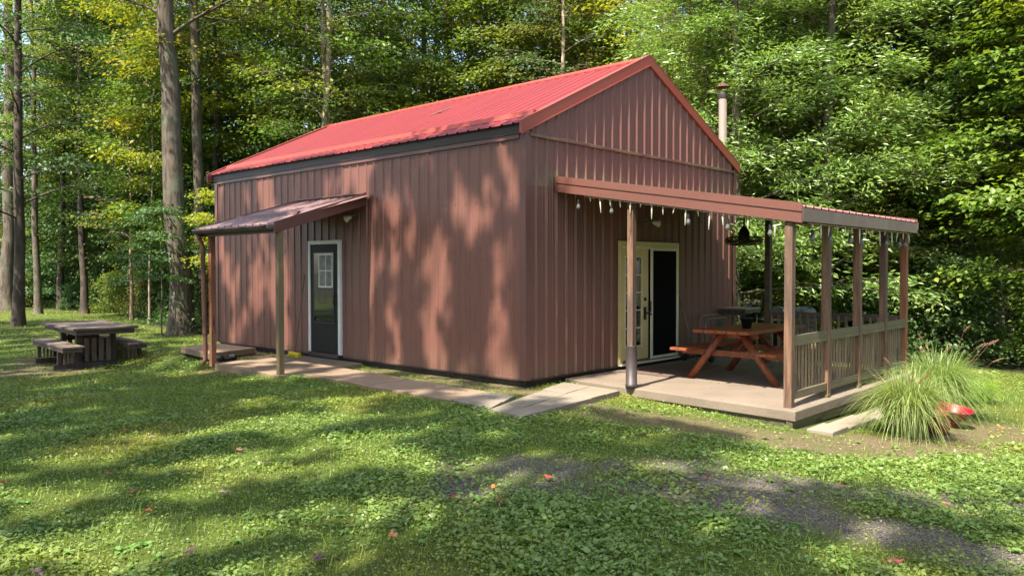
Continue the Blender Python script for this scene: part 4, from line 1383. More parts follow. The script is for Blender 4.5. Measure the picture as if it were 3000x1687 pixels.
def lawn():
    rs = np.random.RandomState(3)
    # broad leaves: denser near the camera, in drifts
    Vs, Fs, off = [], [], 0
    for (n, box, size) in ((430000, (-9.5, 2.0, -9.0, 4.0), .027), (330000, (-9.0, 10.5, -9.0, 14.0), .028), (60000, (-6, 11, -8, 38), .05)):
        x, y = scatter(n, rs, *box)
        d = view_dist(x, y)
        drift = fbm(x+3, y, .7)*.6+fbm(x, y+5, 2.2)*.4
        dens = np.clip((drift-.36)*4.2, .22, 1.0)
        g = gravel_mask(x, y); b = bare_mask(x, y)
        dens *= (1-.90*g)*(1-.94*b)
        dens *= 1-.6*S01((y-5)/8)
        dens *= (forest_mask(x, y) < .4)
        k = keep_lawn(x, y) & (rs.uniform(0, 1, n) < dens) & (d > 2.2) & in_view(x, y, .25)
        x, y, d = x[k], y[k], d[k]
        n2 = len(x)
        z = gz(x, y) + rs.uniform(.006, 1, n2)**1.3*.055*np.clip(drift[k]*1.6, .35, 1.2)
        az_ = rs.uniform(0, 2*np.pi, n2)
        tilt = rs.normal(0.12, .28, n2)
        T = np.stack([np.cos(az_)*np.cos(tilt), np.sin(az_)*np.cos(tilt), np.sin(tilt)], 1)
        Nn = np.stack([rs.normal(0, .48, n2), rs.normal(0, .48, n2), np.ones(n2)], 1)
        L = size*np.clip(rs.lognormal(0, .28, n2), .5, 1.7)*np.clip(drift[k]*1.8, .7, 1.25)
        V, F = leaves6(np.stack([x, y, z], 1), T, Nn, L, L*rs.uniform(.5, .8, n2), .12)
        Vs.append(V); Fs.append(F+off); off += len(V)
    me = mesh_np("lawn_weeds", np.concatenate(Vs), np.concatenate(Fs), M['weed'])
    tag(link_mesh("lawn_weeds", me), "low broad-leaved weeds and clover spread through the lawn", "weeds", kind='stuff')
    # rosettes of larger plantain leaves close by
    n = 2600
    x, y = scatter(n, rs, -9.0, 1.0, -9.0, 2.5)
    drift = fbm(x+3, y, .7)
    k = keep_lawn(x, y) & (view_dist(x, y) > 2.6) & (rs.uniform(0, 1, n) < np.clip((drift-.36)*4, .05, 1)*(1-.7*gravel_mask(x, y))*(1-.7*bare_mask(x, y)))
    x, y = x[k], y[k]
    n2 = len(x); m = 7
    az_ = (rs.uniform(0, 6.28, (n2, 1)) + np.arange(m)[None]*2*np.pi/m + rs.normal(0, .25, (n2, m))).ravel()
    el = rs.uniform(.12, .75, n2*m)
    X = np.repeat(x, m); Y = np.repeat(y, m)
    T = np.stack([np.cos(az_)*np.cos(el), np.sin(az_)*np.cos(el), np.sin(el)], 1)
    Nn = np.stack([-np.cos(az_)*np.sin(el), -np.sin(az_)*np.sin(el), np.cos(el)], 1)+rs.normal(0, .15, (n2*m, 3))
    L = rs.uniform(.03, .062, n2*m)
    V, F = leaves6(np.stack([X, Y, gz(X, Y)+.008], 1), T, Nn, L, L*.5, .25)
    me = mesh_np("plantain_weeds", V, F, M['weed'])
    tag(link_mesh("plantain_weeds", me), "larger leafed plantain rosettes scattered through the near lawn", "weeds", kind='stuff')
    # grass blades
    n = 420000
    Vs, Fs, off = [], [], 0
    for (n, box, h0) in ((420000, (-9.5, 3.0, -9.0, 4.0), .030), (260000, (-9, 11, -9, 16), .042), (120000, (-8, 12, -8, 39), .08)):
        x, y = scatter(n, rs, *box)
        g = gravel_mask(x, y); b = bare_mask(x, y)
        dens = (1-.93*g)*(1-.92*b)*(.6+.4*fbm(x, y, 1.3))*(forest_mask(x, y) < .4)
        k = keep_lawn(x, y) & (rs.uniform(0, 1, n) < dens) & (view_dist(x, y) > 2.2) & in_view(x, y, .25)
        x, y = x[k], y[k]; n2 = len(x)
        h = h0*rs.uniform(.4, 1.2, n2)
        az_ = rs.uniform(0, 6.28, n2); ln = rs.uniform(.2, 1.0, n2)*h
        w = h0*.055
        bx = np.stack([x, y, gz(x, y)], 1)
        s = np.stack([-np.sin(az_)*w, np.cos(az_)*w, np.zeros(n2)], 1)
        tip = bx+np.stack([np.cos(az_)*ln, np.sin(az_)*ln, h], 1)
        V = np.stack([bx-s, bx+s, tip], 1).reshape(-1, 3)
        F = np.arange(n2*3).reshape(-1, 3)
        Vs.append(V); Fs.append(F+off); off += len(V)
    me = mesh_np("lawn_grass", np.concatenate(Vs), np.concatenate(Fs), M['blade'])
    tag(link_mesh("lawn_grass", me), "short mown grass covering the clearing", "grass", kind='stuff')
    # loose gravel
    n = 60000
    x, y = scatter(n, rs, -5.5, .5, -8, -2)
    k = (rs.uniform(0, 1, n) < gravel_mask(x, y)*1.0)
    x, y = x[k], y[k]; n2 = len(x)
    r = rs.uniform(.004, .011, n2)
    oc_ = np.array([[1, 0, 0], [0, 1, 0], [-1, 0, 0], [0, -1, 0], [0, 0, .8], [0, 0, -.8]])
    P = np.stack([x, y, gz(x, y)+r*.4], 1)
    V = (P[:, None]+oc_[None]*r[:, None, None]*rs.uniform(.6, 1.3, (n2, 6, 1))).reshape(-1, 3)
    f = np.array([[0, 1, 4], [1, 2, 4], [2, 3, 4], [3, 0, 4], [1, 0, 5], [2, 1, 5], [3, 2, 5], [0, 3, 5]])
    F = (np.arange(n2)[:, None, None]*6+f[None]).reshape(-1, 3)
    gm_ = leaf_mat("gravel_stone", (0.075, 0.066, 0.058), (0.22, 0.195, 0.17), None, 0.0, .7)
    tag(link_mesh("gravel", mesh_np("gravel", V, F, gm_)), "loose blue-grey gravel showing through the lawn", "gravel", kind='stuff')
    # leaf litter on the bare soil
    n = 40000
    x, y = scatter(n, rs, -5, 6, -6.5, 16)
    bm = bare_mask(x, y)
    k = keep_lawn(x, y) & (rs.uniform(0, 1, n) < bm*.9)
    x, y = x[k], y[k]; n2 = len(x)
    az_ = rs.uniform(0, 6.28, n2)
    T = np.stack([np.cos(az_), np.sin(az_), rs.normal(0, .2, n2)], 1)
    Nn = np.stack([rs.normal(0, .4, n2), rs.normal(0, .4, n2), np.ones(n2)], 1)
    L = rs.uniform(.012, .03, n2)
    V, F = leaves(np.stack([x, y, gz(x, y)+.006], 1), T, Nn, L, L*.6)
    ch_ = leaf_mat("mulch_chips", (0.34, 0.22, 0.15), (0.15, 0.09, 0.06), None, 0.0, .9)
    tag(link_mesh("mulch", mesh_np("mulch", V, F, ch_)), "brown chips and dead leaf bits on the bare soil", "mulch", kind='stuff')
    n = 420
    x = rs.uniform(-1.8, 5.0, n); y = rs.uniform(-3.6, 5.7, n)
    on_p = (x > .85) & (x < 5) & (y < -.1)
    on_w = (x < -.75) & (x > -1.5) & (y > -.1) & (y < 3.6)
    on_c = (x < -.1) & (x > -1.7) & (y > 3.8)
    k = on_p & (rs.uniform(0, 1, n) < .6) | on_w | on_c
    x, y = x[k], y[k]; n2 = len(x)
    az_ = rs.uniform(0, 6.28, n2)
    T = np.stack([np.cos(az_), np.sin(az_), rs.normal(.1, .2, n2)], 1)
    Nn = np.stack([rs.normal(0, .4, n2), rs.normal(0, .4, n2), np.ones(n2)], 1)
    L = rs.uniform(.012, .05, n2)
    V, F = leaves(np.stack([x, y, np.full(n2, -.048)], 1), T, Nn, L, L*.5)
    tag(link_mesh("slab_litter", mesh_np("slab_litter", V, F, ch_)), "crumbs of dry leaf scattered over the concrete slabs", "leaf litter", kind='stuff')
lawn()

# fallen leaves, each one a thing
def fallen():
    spots = [(-5.81, 2.35), (-5.09, 0.96), (-5.84, -0.69), (-5.93, -1.39), (-6.05, -1.96), (-6.51, -0.39), (-5.04, 0.43), (-6.22, -2.95),
             (-5.48, -1.92), (-4.83, -2.12), (-5.24, -3.59), (-4.42, -3.27), (-3.54, -3.41), (-4.04, -3.3), (-2.72, -3.9), (-2.49, -4.23),
             (-1.76, -5.07), (-3.37, -5.96), (-4.8, -1.31), (-6.94, -2.67), (-4.26, -3.59), (-1.64, -5.8), (-5.76, -3.58), (-4.73, -0.73), (2.95, -5.25)]
    names = ["at the left edge of the lawn, farthest back", "on the left lawn level with the dark table", "on the left lawn, upper of the middle pair", "on the left lawn, lower of the middle pair",
             "low on the left lawn near a sunny streak", "near the left frame edge, middle height", "small one left of the walkway grass", "near the bottom left of the lawn",
             "in the lower middle left", "beside the sunny patch left of the gravel", "on weeds at the bottom centre left", "in the grass left of the gravel", "on the left part of the gravel", "just left of the gravel",
             "in the middle of the gravel", "on the gravel right of centre", "beside the right wheel track", "at the bottom on the right gravel", "left of the sunny strip below the walkway", "in the bottom left corner",
             "below the gravel's left end", "near the lower right track", "bottom left of centre among plantain", "below the long walkway slab", "on the mulch right of the red bowl"]
    cols = [(0.32, .03, .02), (.36, .12, .06), (.26, .10, .08), (.22, .07, .07), (.46, .10, .03), (.40, .12, .03), (.30, .20, .15), (.20, .10, .09), (.38, .28, .22), (.42, .30, .24),
            (.33, .13, .05), (.30, .05, .03), (.48, .12, .06), (.44, .20, .05), (.50, .42, .33), (.28, .05, .03), (.40, .14, .05), (.35, .06, .08), (.34, .25, .18), (.36, .22, .19), (.40, .09, .04), (.34, .16, .08), (.18, .09, .09), (.30, .14, .10), (.55, .16, .05)]
    cn_ = ["red", "orange brown", "brown", "purplish brown", "orange red", "orange", "pale tan", "dark brown", "pale tan", "pale pinkish", "rusty", "dark red", "pinkish orange", "amber", "whitish", "dark red", "rusty", "maroon", "tan", "greyish pink", "red orange", "brown", "dark", "brown", "bright orange"]
    rr = random.Random(31)
    for (x, y), c, w, nm in zip(spots, cols, cn_, names):
        m = simple("fallen_leaf_"+w.replace(" ", "_"), c, .7, var=.35, scale=40)
        r = rr.uniform(.035, .055)
        ctr = (0, 0, .012)
        pts = []
        k = 10
        for i in range(k*2):
            t = 2*math.pi*i/(k*2)
            q = r*((1.0 if i % 4 == 0 else .62 if i % 2 == 0 else .5)*rr.uniform(.85, 1.15))
            pts.append((q*math.cos(t), q*math.sin(t), rr.uniform(.0, .022)))
        mb = MB(); mb.add([ctr]+pts, [(0, i+1, (i+1) % (2*k)+1) for i in range(2*k)])
        mb.bar((-r*1.5, 0, .004), (-r*.4, 0, .012), .003, .003)
        o = mb.build("fallen_leaf", m)
        o.location = (x, y, float(gz(x, y))+.035)
        o.rotation_euler = (rr.uniform(-.35, .35), rr.uniform(-.35, .35), rr.uniform(0, 6.28))
        tag(o, "%s fallen leaf %s" % (w, nm), "leaf", "fallen leaves on the lawn")
fallen()

# ------------------------------------------------------------------ trees
def tube_np(pts, rad, n=8):
    pts = np.asarray(pts, float); rad = np.asarray(rad, float)
    d = np.gradient(pts, axis=0); d = nrm(d)
    ref = np.array([1.0, 0.2, 0.1]) if abs(d[0][0]) < .8 else np.array([0.1, 1.0, 0.2])
    b = nrm(np.cross(d, ref)); a_ = np.cross(b, d)
    t = np.arange(n)*2*np.pi/n
    V = pts[:, None]+(a_[:, None]*np.cos(t)[None, :, None]+b[:, None]*np.sin(t)[None, :, None])*rad[:, None, None]
    V = V.reshape(-1, 3)
    i = np.arange(len(pts)-1)[:, None]*n; k = np.arange(n)[None]; k2 = (k+1) % n
    F = np.stack([i+k, i+k2, i+n+k2, i+n+k], -1).reshape(-1, 4)
    return V, F

def make_tree(seed, H, r0, z0, R_, nl, per, L, wr, lean=(0, 0), fork=False, spr=.75, flat=.22, tube_n=8, shape=None, limb_r=.2, leaf_jit=.45, bare_top=False, sub=3, rise=-.22):
    """returns trunk mesh arrays and leaf arrays. crown from z0 to H with radius R_"""
    rs = np.random.RandomState(seed)
    TV, TF, off = [], [], 0
    def addt(p, r, n=tube_n):
        nonlocal off
        V, F = tube_np(p, r, n); TV.append(V); TF.append(F+off); off += len(V)
    nseg = 14
    t = np.linspace(0, 1, nseg+1)
    wob = np.cumsum(rs.normal(0, .035, (nseg+1, 2)), 0)*H*.06
    wob -= wob[0]
    P = np.stack([wob[:, 0]+lean[0]*t*H, wob[:, 1]+lean[1]*t*H, t*H], 1)
    P[0, 2] = -.25
    rad = r0*(1-.80*t)
    # flare
    extra = np.array([.0, .25, .6])/H
    pz = np.interp
    tt = np.concatenate([[0, .012, .03], t[1:]])
    Pp = np.stack([pz(tt, t, P[:, i]) for i in range(3)], 1)
    rr_ = np.interp(tt, t, rad); rr_[0] *= 1.75; rr_[1] *= 1.35; rr_[2] *= 1.12
    addt(Pp, rr_, max(tube_n, 10))
    cent, outd = [], []
    if fork:
        a_ = rs.uniform(0, 6.28)
        q0 = int(nseg*.3)
        FP = [P[q0]]
        for k in range(1, 8):
            FP.append(P[q0]+np.array([math.cos(a_)*(.25*k**.9), math.sin(a_)*(.25*k**.9), k*H*.08]))
        addt(FP, np.linspace(rad[q0]*.8, rad[q0]*.25, 8))
    ga = rs.uniform(0, 6.28)
    for i in range(nl):
        u = (i+.5)/nl
        z = z0+(H*.97-z0)*u
        f = z/H
        base = np.array([np.interp(f, t, P[:, 0]), np.interp(f, t, P[:, 1]), z])
        a_ = ga+i*2.399+rs.normal(0, .3)
        prof = (shape(u) if shape else (.55+.9*u-1.25*u*u+.1))
        ln = R_*max(.18, prof)*rs.uniform(.7, 1.2)
        el = rs.uniform(.15, .6)+.35*u
        m = 6
        k = np.linspace(0, 1, m)
        d = np.array([math.cos(a_), math.sin(a_)])
        hz = ln*(k*np.cos(el)+.0)
        vz = ln*(k*math.sin(el)*1.1-.35*k*k*math.sin(el)-.10*k*k)
        side = np.cumsum(rs.normal(0, .05, m))*ln*.5; side -= side[0]
        LP = np.stack([base[0]+d[0]*hz-d[1]*side, base[1]+d[1]*hz+d[0]*side, base[2]+vz], 1)
        lr = np.interp(f, t, rad)*limb_r*2*(.5+.5*ln/R_)
        addt(LP, np.linspace(lr*.8, lr*.12, m), 5)
        # sub branches and spray centres
        for s_ in np.linspace(.28, 1.0, sub+2):
            p = np.array([np.interp(s_, k, LP[:, j]) for j in range(3)])
            for q in range(2 if s_ < .98 else 1):
                a2 = a_+(1 if q else -1)*rs.uniform(.5, 1.2)*(s_ < .98)
                l2 = ln*(1.05-s_)*rs.uniform(.5, .9)+.25
                e = p+np.array([math.cos(a2)*l2, math.sin(a2)*l2, rs.normal(.05, .12)*l2])
                if s_ < .98:
                    addt(np.stack([p, (p+e)/2+[0, 0, .06*l2], e]), [lr*.32, lr*.2, lr*.06], 4)
                for w_ in (.45, .8, 1.05):
                    c = p+(e-p)*w_+rs.normal(0, .12, 3)*spr
                    cent.append(c); outd.append([math.cos(a2), math.sin(a2), -.12])
    cent = np.array(cent); outd = np.array(outd)
    ns = len(cent)
    keep = rs.uniform(0, 1, ns) < .93
    cent = cent[keep]; outd = outd[keep]; ns = len(cent)
    # leaves: flat sprays
    C_ = np.repeat(cent, per, 0); D = np.repeat(outd, per, 0)
    n = len(C_)
    S = np.stack([-D[:, 1], D[:, 0], np.zeros(n)], 1)
    sc_ = np.repeat(rs.uniform(.6, 1.25, ns), per)*spr
    g = rs.normal(0, .45, (n, 3))
    pos = C_ + D*(g[:, :1]*sc_[:, None]) + S*(g[:, 1:2]*sc_[:, None]) + np.array([0, 0, 1.0])*(g[:, 2:3]*flat*sc_[:, None] - .12*np.abs(g[:, :1]+g[:, 1:2])*sc_[:, None])
    T = D + S*rs.normal(0, .8, (n, 1)) + np.array([0, 0, 1.0])*rs.normal(rise, .42, (n, 1))
    Nn = np.array([0, 0, 1.0])+rs.normal(0, leaf_jit, (n, 3))
    LL = L*rs.uniform(.65, 1.25, n)
    V, F = leaves(pos, T, Nn, LL, LL*wr, .08, .15)
    return (np.concatenate(TV), np.concatenate(TF)), (V, F)

protos = {}
def proto(key, **kw):
    (tv, tf), (lv, lf) = make_tree(**kw)
    tm_ = mesh_np("trunk", tv, tf, None, True); tm_.materials.append(M['bark'])
    lm = mesh_np("crown", lv, lf, None); lm.materials.append(M['leaf_green'])
    protos[key] = (tm_, lm)

def put_tree(key, x, y, label, leafm='leaf_green', barkm='bark', rot=None, s=1.0, sz=None, name="tree", cat="tree", group=None, z=None):
    tm_, lm = protos[key]
    t = thing(name, (x, y, float(gz(x, y)) if z is None else z), label, cat, group)
    t.rotation_euler = (0, 0, rnd.uniform(0, 6.28) if rot is None else rot)
    t.scale = (s, s, sz or s)
    for me, nm, mt in ((tm_, "trunk", barkm), (lm, "crown", leafm)):
        o = bpy.data.objects.new(nm if name != "shrub" or nm != "trunk" else "stems", me)
        col.link(o); o.parent = t
        o.material_slots[0].link = 'OBJECT'
        o.material_slots[0].material = M[mt]
    return t

def polar(u, d):
    """ground point in the direction of photo column u (of 2576), at distance d from the camera station"""
    an = 0.8222+math.atan((u-1288)/1993.0)
    return CAM[0]+d*math.sin(an), CAM[1]+d*math.cos(an)

rnd = random.Random(77)
# kinds
proto('tallA', seed=1, H=21, r0=.19, z0=3.5, R_=4.2, nl=36, per=17, L=.15, wr=.62)
proto('tallB', seed=2, H=23, r0=.23, z0=5.0, R_=4.6, nl=38, per=17, L=.15, wr=.6, fork=True)
proto('tallC', seed=3, H=19, r0=.13, z0=2.0, R_=3.4, nl=36, per=17, L=.14, wr=.6, lean=(.04, .01))
proto('maple', seed=4, H=12, r0=.08, z0=1.6, R_=3.0, nl=34, per=24, L=.13, wr=.85, spr=.8, flat=.10, leaf_jit=.28)
proto('long', seed=5, H=14, r0=.17, z0=1.4, R_=3.6, nl=46, per=30, L=.165, wr=.27, spr=.55, flat=.5, limb_r=.16, rise=.12, leaf_jit=.7, shape=lambda u: 1.0-.55*u)
proto('sapling', seed=6, H=5.5, r0=.035, z0=.5, R_=1.5, nl=24, per=16, L=.12, wr=.6, spr=.5, sub=2)
proto('bush', seed=7, H=2.2, r0=.02, z0=.1, R_=1.2, nl=22, per=22, L=.10, wr=.6, spr=.42, flat=.5, sub=1, shape=lambda u: 1-.6*u)
proto('bigoak', seed=8, H=26, r0=.34, z0=8.6, R_=6.0, nl=26, per=17, L=.15, wr=.6, sub=3)
proto('shade', seed=9, H=19, r0=.25, z0=7.5, R_=5.0, nl=15, per=70, L=.2, wr=.7, spr=1.0, sub=1, flat=.35)
proto('bare', seed=14, H=24, r0=.2, z0=8.2, R_=4.2, nl=32, per=18, L=.14, wr=.6)
proto('young', seed=15, H=6.6, r0=.04, z0=2.6, R_=2.2, nl=10, per=20, L=.13, wr=.85, spr=.75, flat=.08, leaf_jit=.25, shape=lambda u: 1-.5*u)
proto('dead', seed=19, H=9.5, r0=.07, z0=2.5, R_=2.4, nl=16, per=1, L=.08, wr=.6, sub=2, limb_r=.5, lean=(.05, -.04))
proto('thin', seed=10, H=11, r0=.05, z0=3.0, R_=2.0, nl=18, per=16, L=.14, wr=.6, lean=(.05, .02))

# individual trees the photo singles out
put_tree('bigoak', 2.5, 16.3, "thick straight grey-barked tree standing in leaf litter left of the barn", 'leaf_green', 'bark', 0.5)
put_tree('bare', 4.2, 18.6, "grey trunk rising just behind the left rear corner of the barn", 'leaf_yellow', 'bark', 1.1)
put_tree('tallA', 0.25, 24.2, "slim mossy-based tree on the lawn behind the dark table", 'leaf_dark', 'bark_dark', 2.0)
put_tree('bigoak', 3.0, 36.2, "large leaning trunk at the far left edge of the lawn", 'leaf_dark', 'bark', 3.3)
put_tree('young', *polar(405, 25.5), "young maple with layered green sprays beside the thick trunk", 'leaf_dark', 'bark', 2.2, .6)
put_tree('young', *polar(590, 24.5), "young maple with green sprays reaching over the barn's left eave", 'leaf_yellow', 'bark', 4.2, .62)
put_tree('long', *polar(1852, 19.3), "long-leaved glossy tree right behind the chimney pipe", 'leaf_long', 'bark', 0.8, .9)
put_tree('long', *polar(2080, 20.5), "sunlit long-leaved glossy tree above the patio roof", 'leaf_long', 'bark', 2.9, 1.0)
put_tree('long', *polar(1775, 21.5), "long-leaved glossy tree left of the chimney pipe behind the gable", 'leaf_long', 'bark_dark', 1.7, .85)
put_tree('long', *polar(1965, 22.5), "long-leaved glossy tree above the middle of the patio roof, deeper in the wood", 'leaf_long', 'bark_dark', 4.4, 1.0)
put_tree('long', *polar(2290, 24.0), "long-leaved glossy tree above the last patio posts", 'leaf_long', 'bark_dark', 5.6, .95)
put_tree('tallB', *polar(2385, 22.5), "dark-trunked tree beyond the last railing post", 'leaf_dark', 'bark_dark', 1.9)

put_tree('maple', *polar(2655, 20.5), "maple hanging into the upper right of the view", 'leaf_green', 'bark_dark', 1.0, 1.0)
for u, d, k, lab in [(808, 27, 'tallC', "left one of the pale twin trunks above the roof's rear end"), (842, 28, 'tallC', "right one of the pale twin trunks above the roof's rear end"),
                     (735, 31, 'tallA', "grey trunk left of the pale twin trunks behind the roof")]:
    put_tree(k, *polar(u, d), lab, 'leaf_green', 'bark_pale' if k == 'tallC' else 'bark')
put_tree('tallC', *polar(2215, 26), "pale narrow trunk seen between the patio posts", 'leaf_olive', 'bark_pale', .4)
put_tree('tallA', *polar(2335, 29), "pale leaning trunk high above the patio roof's right end", 'leaf_yellow', 'dead_wood', 5.0)

for i, yy in enumerate(np.arange(23.5, 41, 1.5)):
    k = ['maple', 'tallC', 'sapling', 'maple', 'thin', 'tallA'][i % 6]
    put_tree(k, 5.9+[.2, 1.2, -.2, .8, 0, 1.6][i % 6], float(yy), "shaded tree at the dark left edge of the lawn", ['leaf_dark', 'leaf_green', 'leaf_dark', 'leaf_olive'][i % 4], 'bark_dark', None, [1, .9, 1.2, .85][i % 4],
             None, "tree", "tree", "trees along the left lawn edge")
for u, d, bk, lab in [(95, 41, 'bark', "slim grey trunk at the far left beyond the dark table"), (152, 44, 'bark_dark', "second slim trunk from the left beyond the dark table"),
                      (212, 40, 'bark_dark', "dark slim trunk above the dark table"), (262, 46, 'bark', "slim trunk just right of the dark table, deep in the wood"),
                      (345, 43, 'bark_dark', "dark trunk midway between the dark table and the thick trunk"), (392, 37, 'bark_pale', "pale slim trunk just left of the thick trunk"),
                      (640, 36, 'bark_dark', "dark trunk above the barn's left eave"), (690, 40, 'bark', "grey trunk right of the dark one above the barn's left eave")]:
    put_tree('bare', *polar(u, d), lab, 'leaf_green', bk, None, .8)
for i in range(16):
    u, d = rnd.uniform(60, 540), rnd.uniform(38, 52)
    x_, y_ = polar(u, d)
    if float(forest_mask(x_, y_)) > .5:
        put_tree('thin', x_, y_, "thin dark stem in the shaded wood at the left", 'leaf_dark', ['bark_dark', 'bark'][i % 2], None, rnd.uniform(1.0, 1.5), None, "tree", "tree", "thin stems in the shaded wood at the left")
put_tree('dead', *polar(330, 34), "bare pinkish leaning small tree with forked twigs left of the thick trunk", 'leaf_olive', 'dead_wood', 2.0, 1.0)
# the wood behind: trees in rows by distance
def fits(x, y, placed, dmin):
    if float(forest_mask(x, y)) < .5: return False
    return all((x-a_)**2+(y-b_)**2 > dmin**2 for a_, b_ in placed)
placed = [(o.location.x, o.location.y) for o in bpy.data.objects if o.name.startswith('tree')]
rows = [("front", 18, 34, 46, 2.2), ("middle", 30, 48, 38, 2.4), ("back", 46, 75, 26, 3.2)]
for nm, d0, d1, cnt, dm in rows:
    c = 0; tries = 0
    while c < cnt and tries < 4000:
        tries += 1
        u = rnd.uniform(-250, 2826); d = rnd.uniform(d0, d1)
        x, y = polar(u, d)
        if not fits(x, y, placed, dm): continue
        placed.append((x, y)); c += 1
        if nm == "front":
            k = rnd.choice(['tallA', 'tallC', 'maple', 'tallC', 'thin'])
        elif nm == "middle":
            k = rnd.choice(['tallA', 'tallB', 'tallC', 'maple'])
        else:
            k = rnd.choice(['tallA', 'tallB'])
        side = u/2576
        lm = rnd.choices(['leaf_green', 'leaf_yellow', 'leaf_dark', 'leaf_olive'], [4, .3+side*4.0, 4.5-side*3.4 if side < 1 else 1, 1.2])[0]  # more dark leaves towards the left: the wood's shade put into leaf colour
        bm_ = rnd.choice(['bark', 'bark', 'bark_dark', 'bark_pale'])
        lb = {"front": "broadleaf tree at the near edge of the wood around the clearing", "middle": "tree standing deeper inside the wood behind the clearing",
              "back": "tree far back in the wood, showing only as leaves and slivers of trunk"}[nm]
        put_tree(k, x, y, lb, lm, bm_, None, rnd.uniform(.8, 1.1), None, "tree", "tree", "trees in the %s of the wood" % {"front": "front", "middle": "middle", "back": "far depth"}[nm])
# understory
c = 0; tries = 0; pl2 = []
while c < 125 and tries < 9000:
    tries += 1
    u = rnd.uniform(-150, 2750) if rnd.random() < .6 else rnd.uniform(-150, 560); d = rnd.uniform(17, 58)
    x, y = polar(u, d)
    if 560 < u < 1800 and d < 26: continue
    if not fits(x, y, pl2, 1.3): continue
    pl2.append((x, y)); c += 1
    k = rnd.choice(['sapling', 'sapling', 'bush', 'thin'])
    put_tree(k, x, y, {'sapling': "leafy sapling in the undergrowth of the wood", 'bush': "low leafy bush in the undergrowth of the wood", 'thin': "thin young tree in the undergrowth of the wood"}[k],
             rnd.choice(['leaf_green', 'leaf_dark', 'leaf_dark', 'leaf_olive', 'leaf_yellow']), 'bark_dark', None, rnd.uniform(.8, 1.3), None,
             {'sapling': 'sapling', 'bush': 'shrub', 'thin': 'tree'}[k], {'sapling': 'sapling', 'bush': 'bush', 'thin': 'tree'}[k], {'sapling': "saplings", 'bush': "bushes", 'thin': "thin young trees"}[k]+" in the undergrowth")

for i, (x, y) in enumerate([(3.6, 16.6), (4.4, 15.9), (3.9, 18.2), (5.2, 17.4), (4.9, 20.0), (5.0, 22.2), (5.3, 25.0), (5.1, 28.0), (5.6, 31.0), (5.3, 34.0), (4.6, 39.5), (1.5, 40.2), (-1.5, 40.5), (-4.5, 40.0), (8.8, 2.4), (10.2, 3.2), (11.0, .6), (9.6, 5.0), (12.0, -2.5), (12.2, -4.6), (11.4, -1.0)]):
    put_tree('bush', x, y, "leafy bush at the very edge of the lawn where the wood begins", ['leaf_dark', 'leaf_green', 'leaf_dark'][i % 3], 'bark_dark', None, (.45 if i < 10 else .8)+.4*((i*37) % 10)/10, None, "shrub", "bush", "bushes along the wood's edge")
# ferns and ground cover at the wood's edge, one mass
def undergrowth():
    rs = np.random.RandomState(8)
    n = 170000
    x = np.where(rs.uniform(0, 1, n) < .5, rs.uniform(3.5, 14, n), rs.uniform(-10, 24, n)); y = np.where(x < 14, rs.uniform(-14, 52, n), rs.uniform(-14, 48, n))
    fm = forest_mask(x, y)
    k = (fm > .25) & (rs.uniform(0, 1, n) < np.clip(fbm(x, y, .6)*2-.35, 0, 1)) & in_view(x, y, .1) & ~((x > -1) & (x < 7.5) & (y > -4) & (y < 10.5))
    x, y = x[k], y[k]; n2 = len(x)
    hh = np.clip(fbm(x, y, .45)*1.6-.35, .1, 1)*rs.uniform(.05, 1.0, n2)
    az_ = rs.uniform(0, 6.28, n2)
    T = np.stack([np.cos(az_), np.sin(az_), rs.normal(-.1, .3, n2)], 1)
    Nn = np.stack([rs.normal(0, .5, n2), rs.normal(0, .5, n2), np.ones(n2)], 1)
    L = rs.uniform(.07, .17, n2)
    V, F = leaves(np.stack([x, y, gz(x, y)+hh*.9], 1), T, Nn, L, L*.55)
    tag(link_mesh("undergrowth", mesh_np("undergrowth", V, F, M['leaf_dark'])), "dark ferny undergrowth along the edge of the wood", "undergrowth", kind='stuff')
undergrowth()

# far wood closing the view, one leafy mass
def far_wood():
    rs = np.random.RandomState(18)
    n = 220000
    an = 0.8222+rs.uniform(-.66, .66, n); d = rs.uniform(72, 105, n)
    x = CAM[0]+d*np.sin(an); y = CAM[1]+d*np.cos(an)
    z = rs.uniform(0, 1, n)**1.7*27
    k = rs.uniform(0, 1, n) < np.clip(fbm(x*.5+z*.4, y*.5-z*.3, .5)*3-.75, .05, 1)*np.clip(1.2-z/15, 0, 1)
    x, y, z = x[k], y[k], z[k]; n2 = len(x)
    T = rs.normal(0, 1, (n2, 3)); Nn = rs.normal(0, .7, (n2, 3))+[0, 0, 1]
    L = rs.uniform(.35, .75, n2)
    V, F = leaves(np.stack([x, y, z-1], 1), T, Nn, L, L*.6)
    tag(link_mesh("far_wood", mesh_np("far_wood", V, F, M['leaf_green'])), "distant mass of leaves closing the wood behind all the trees", "wood", kind='stuff')
far_wood()

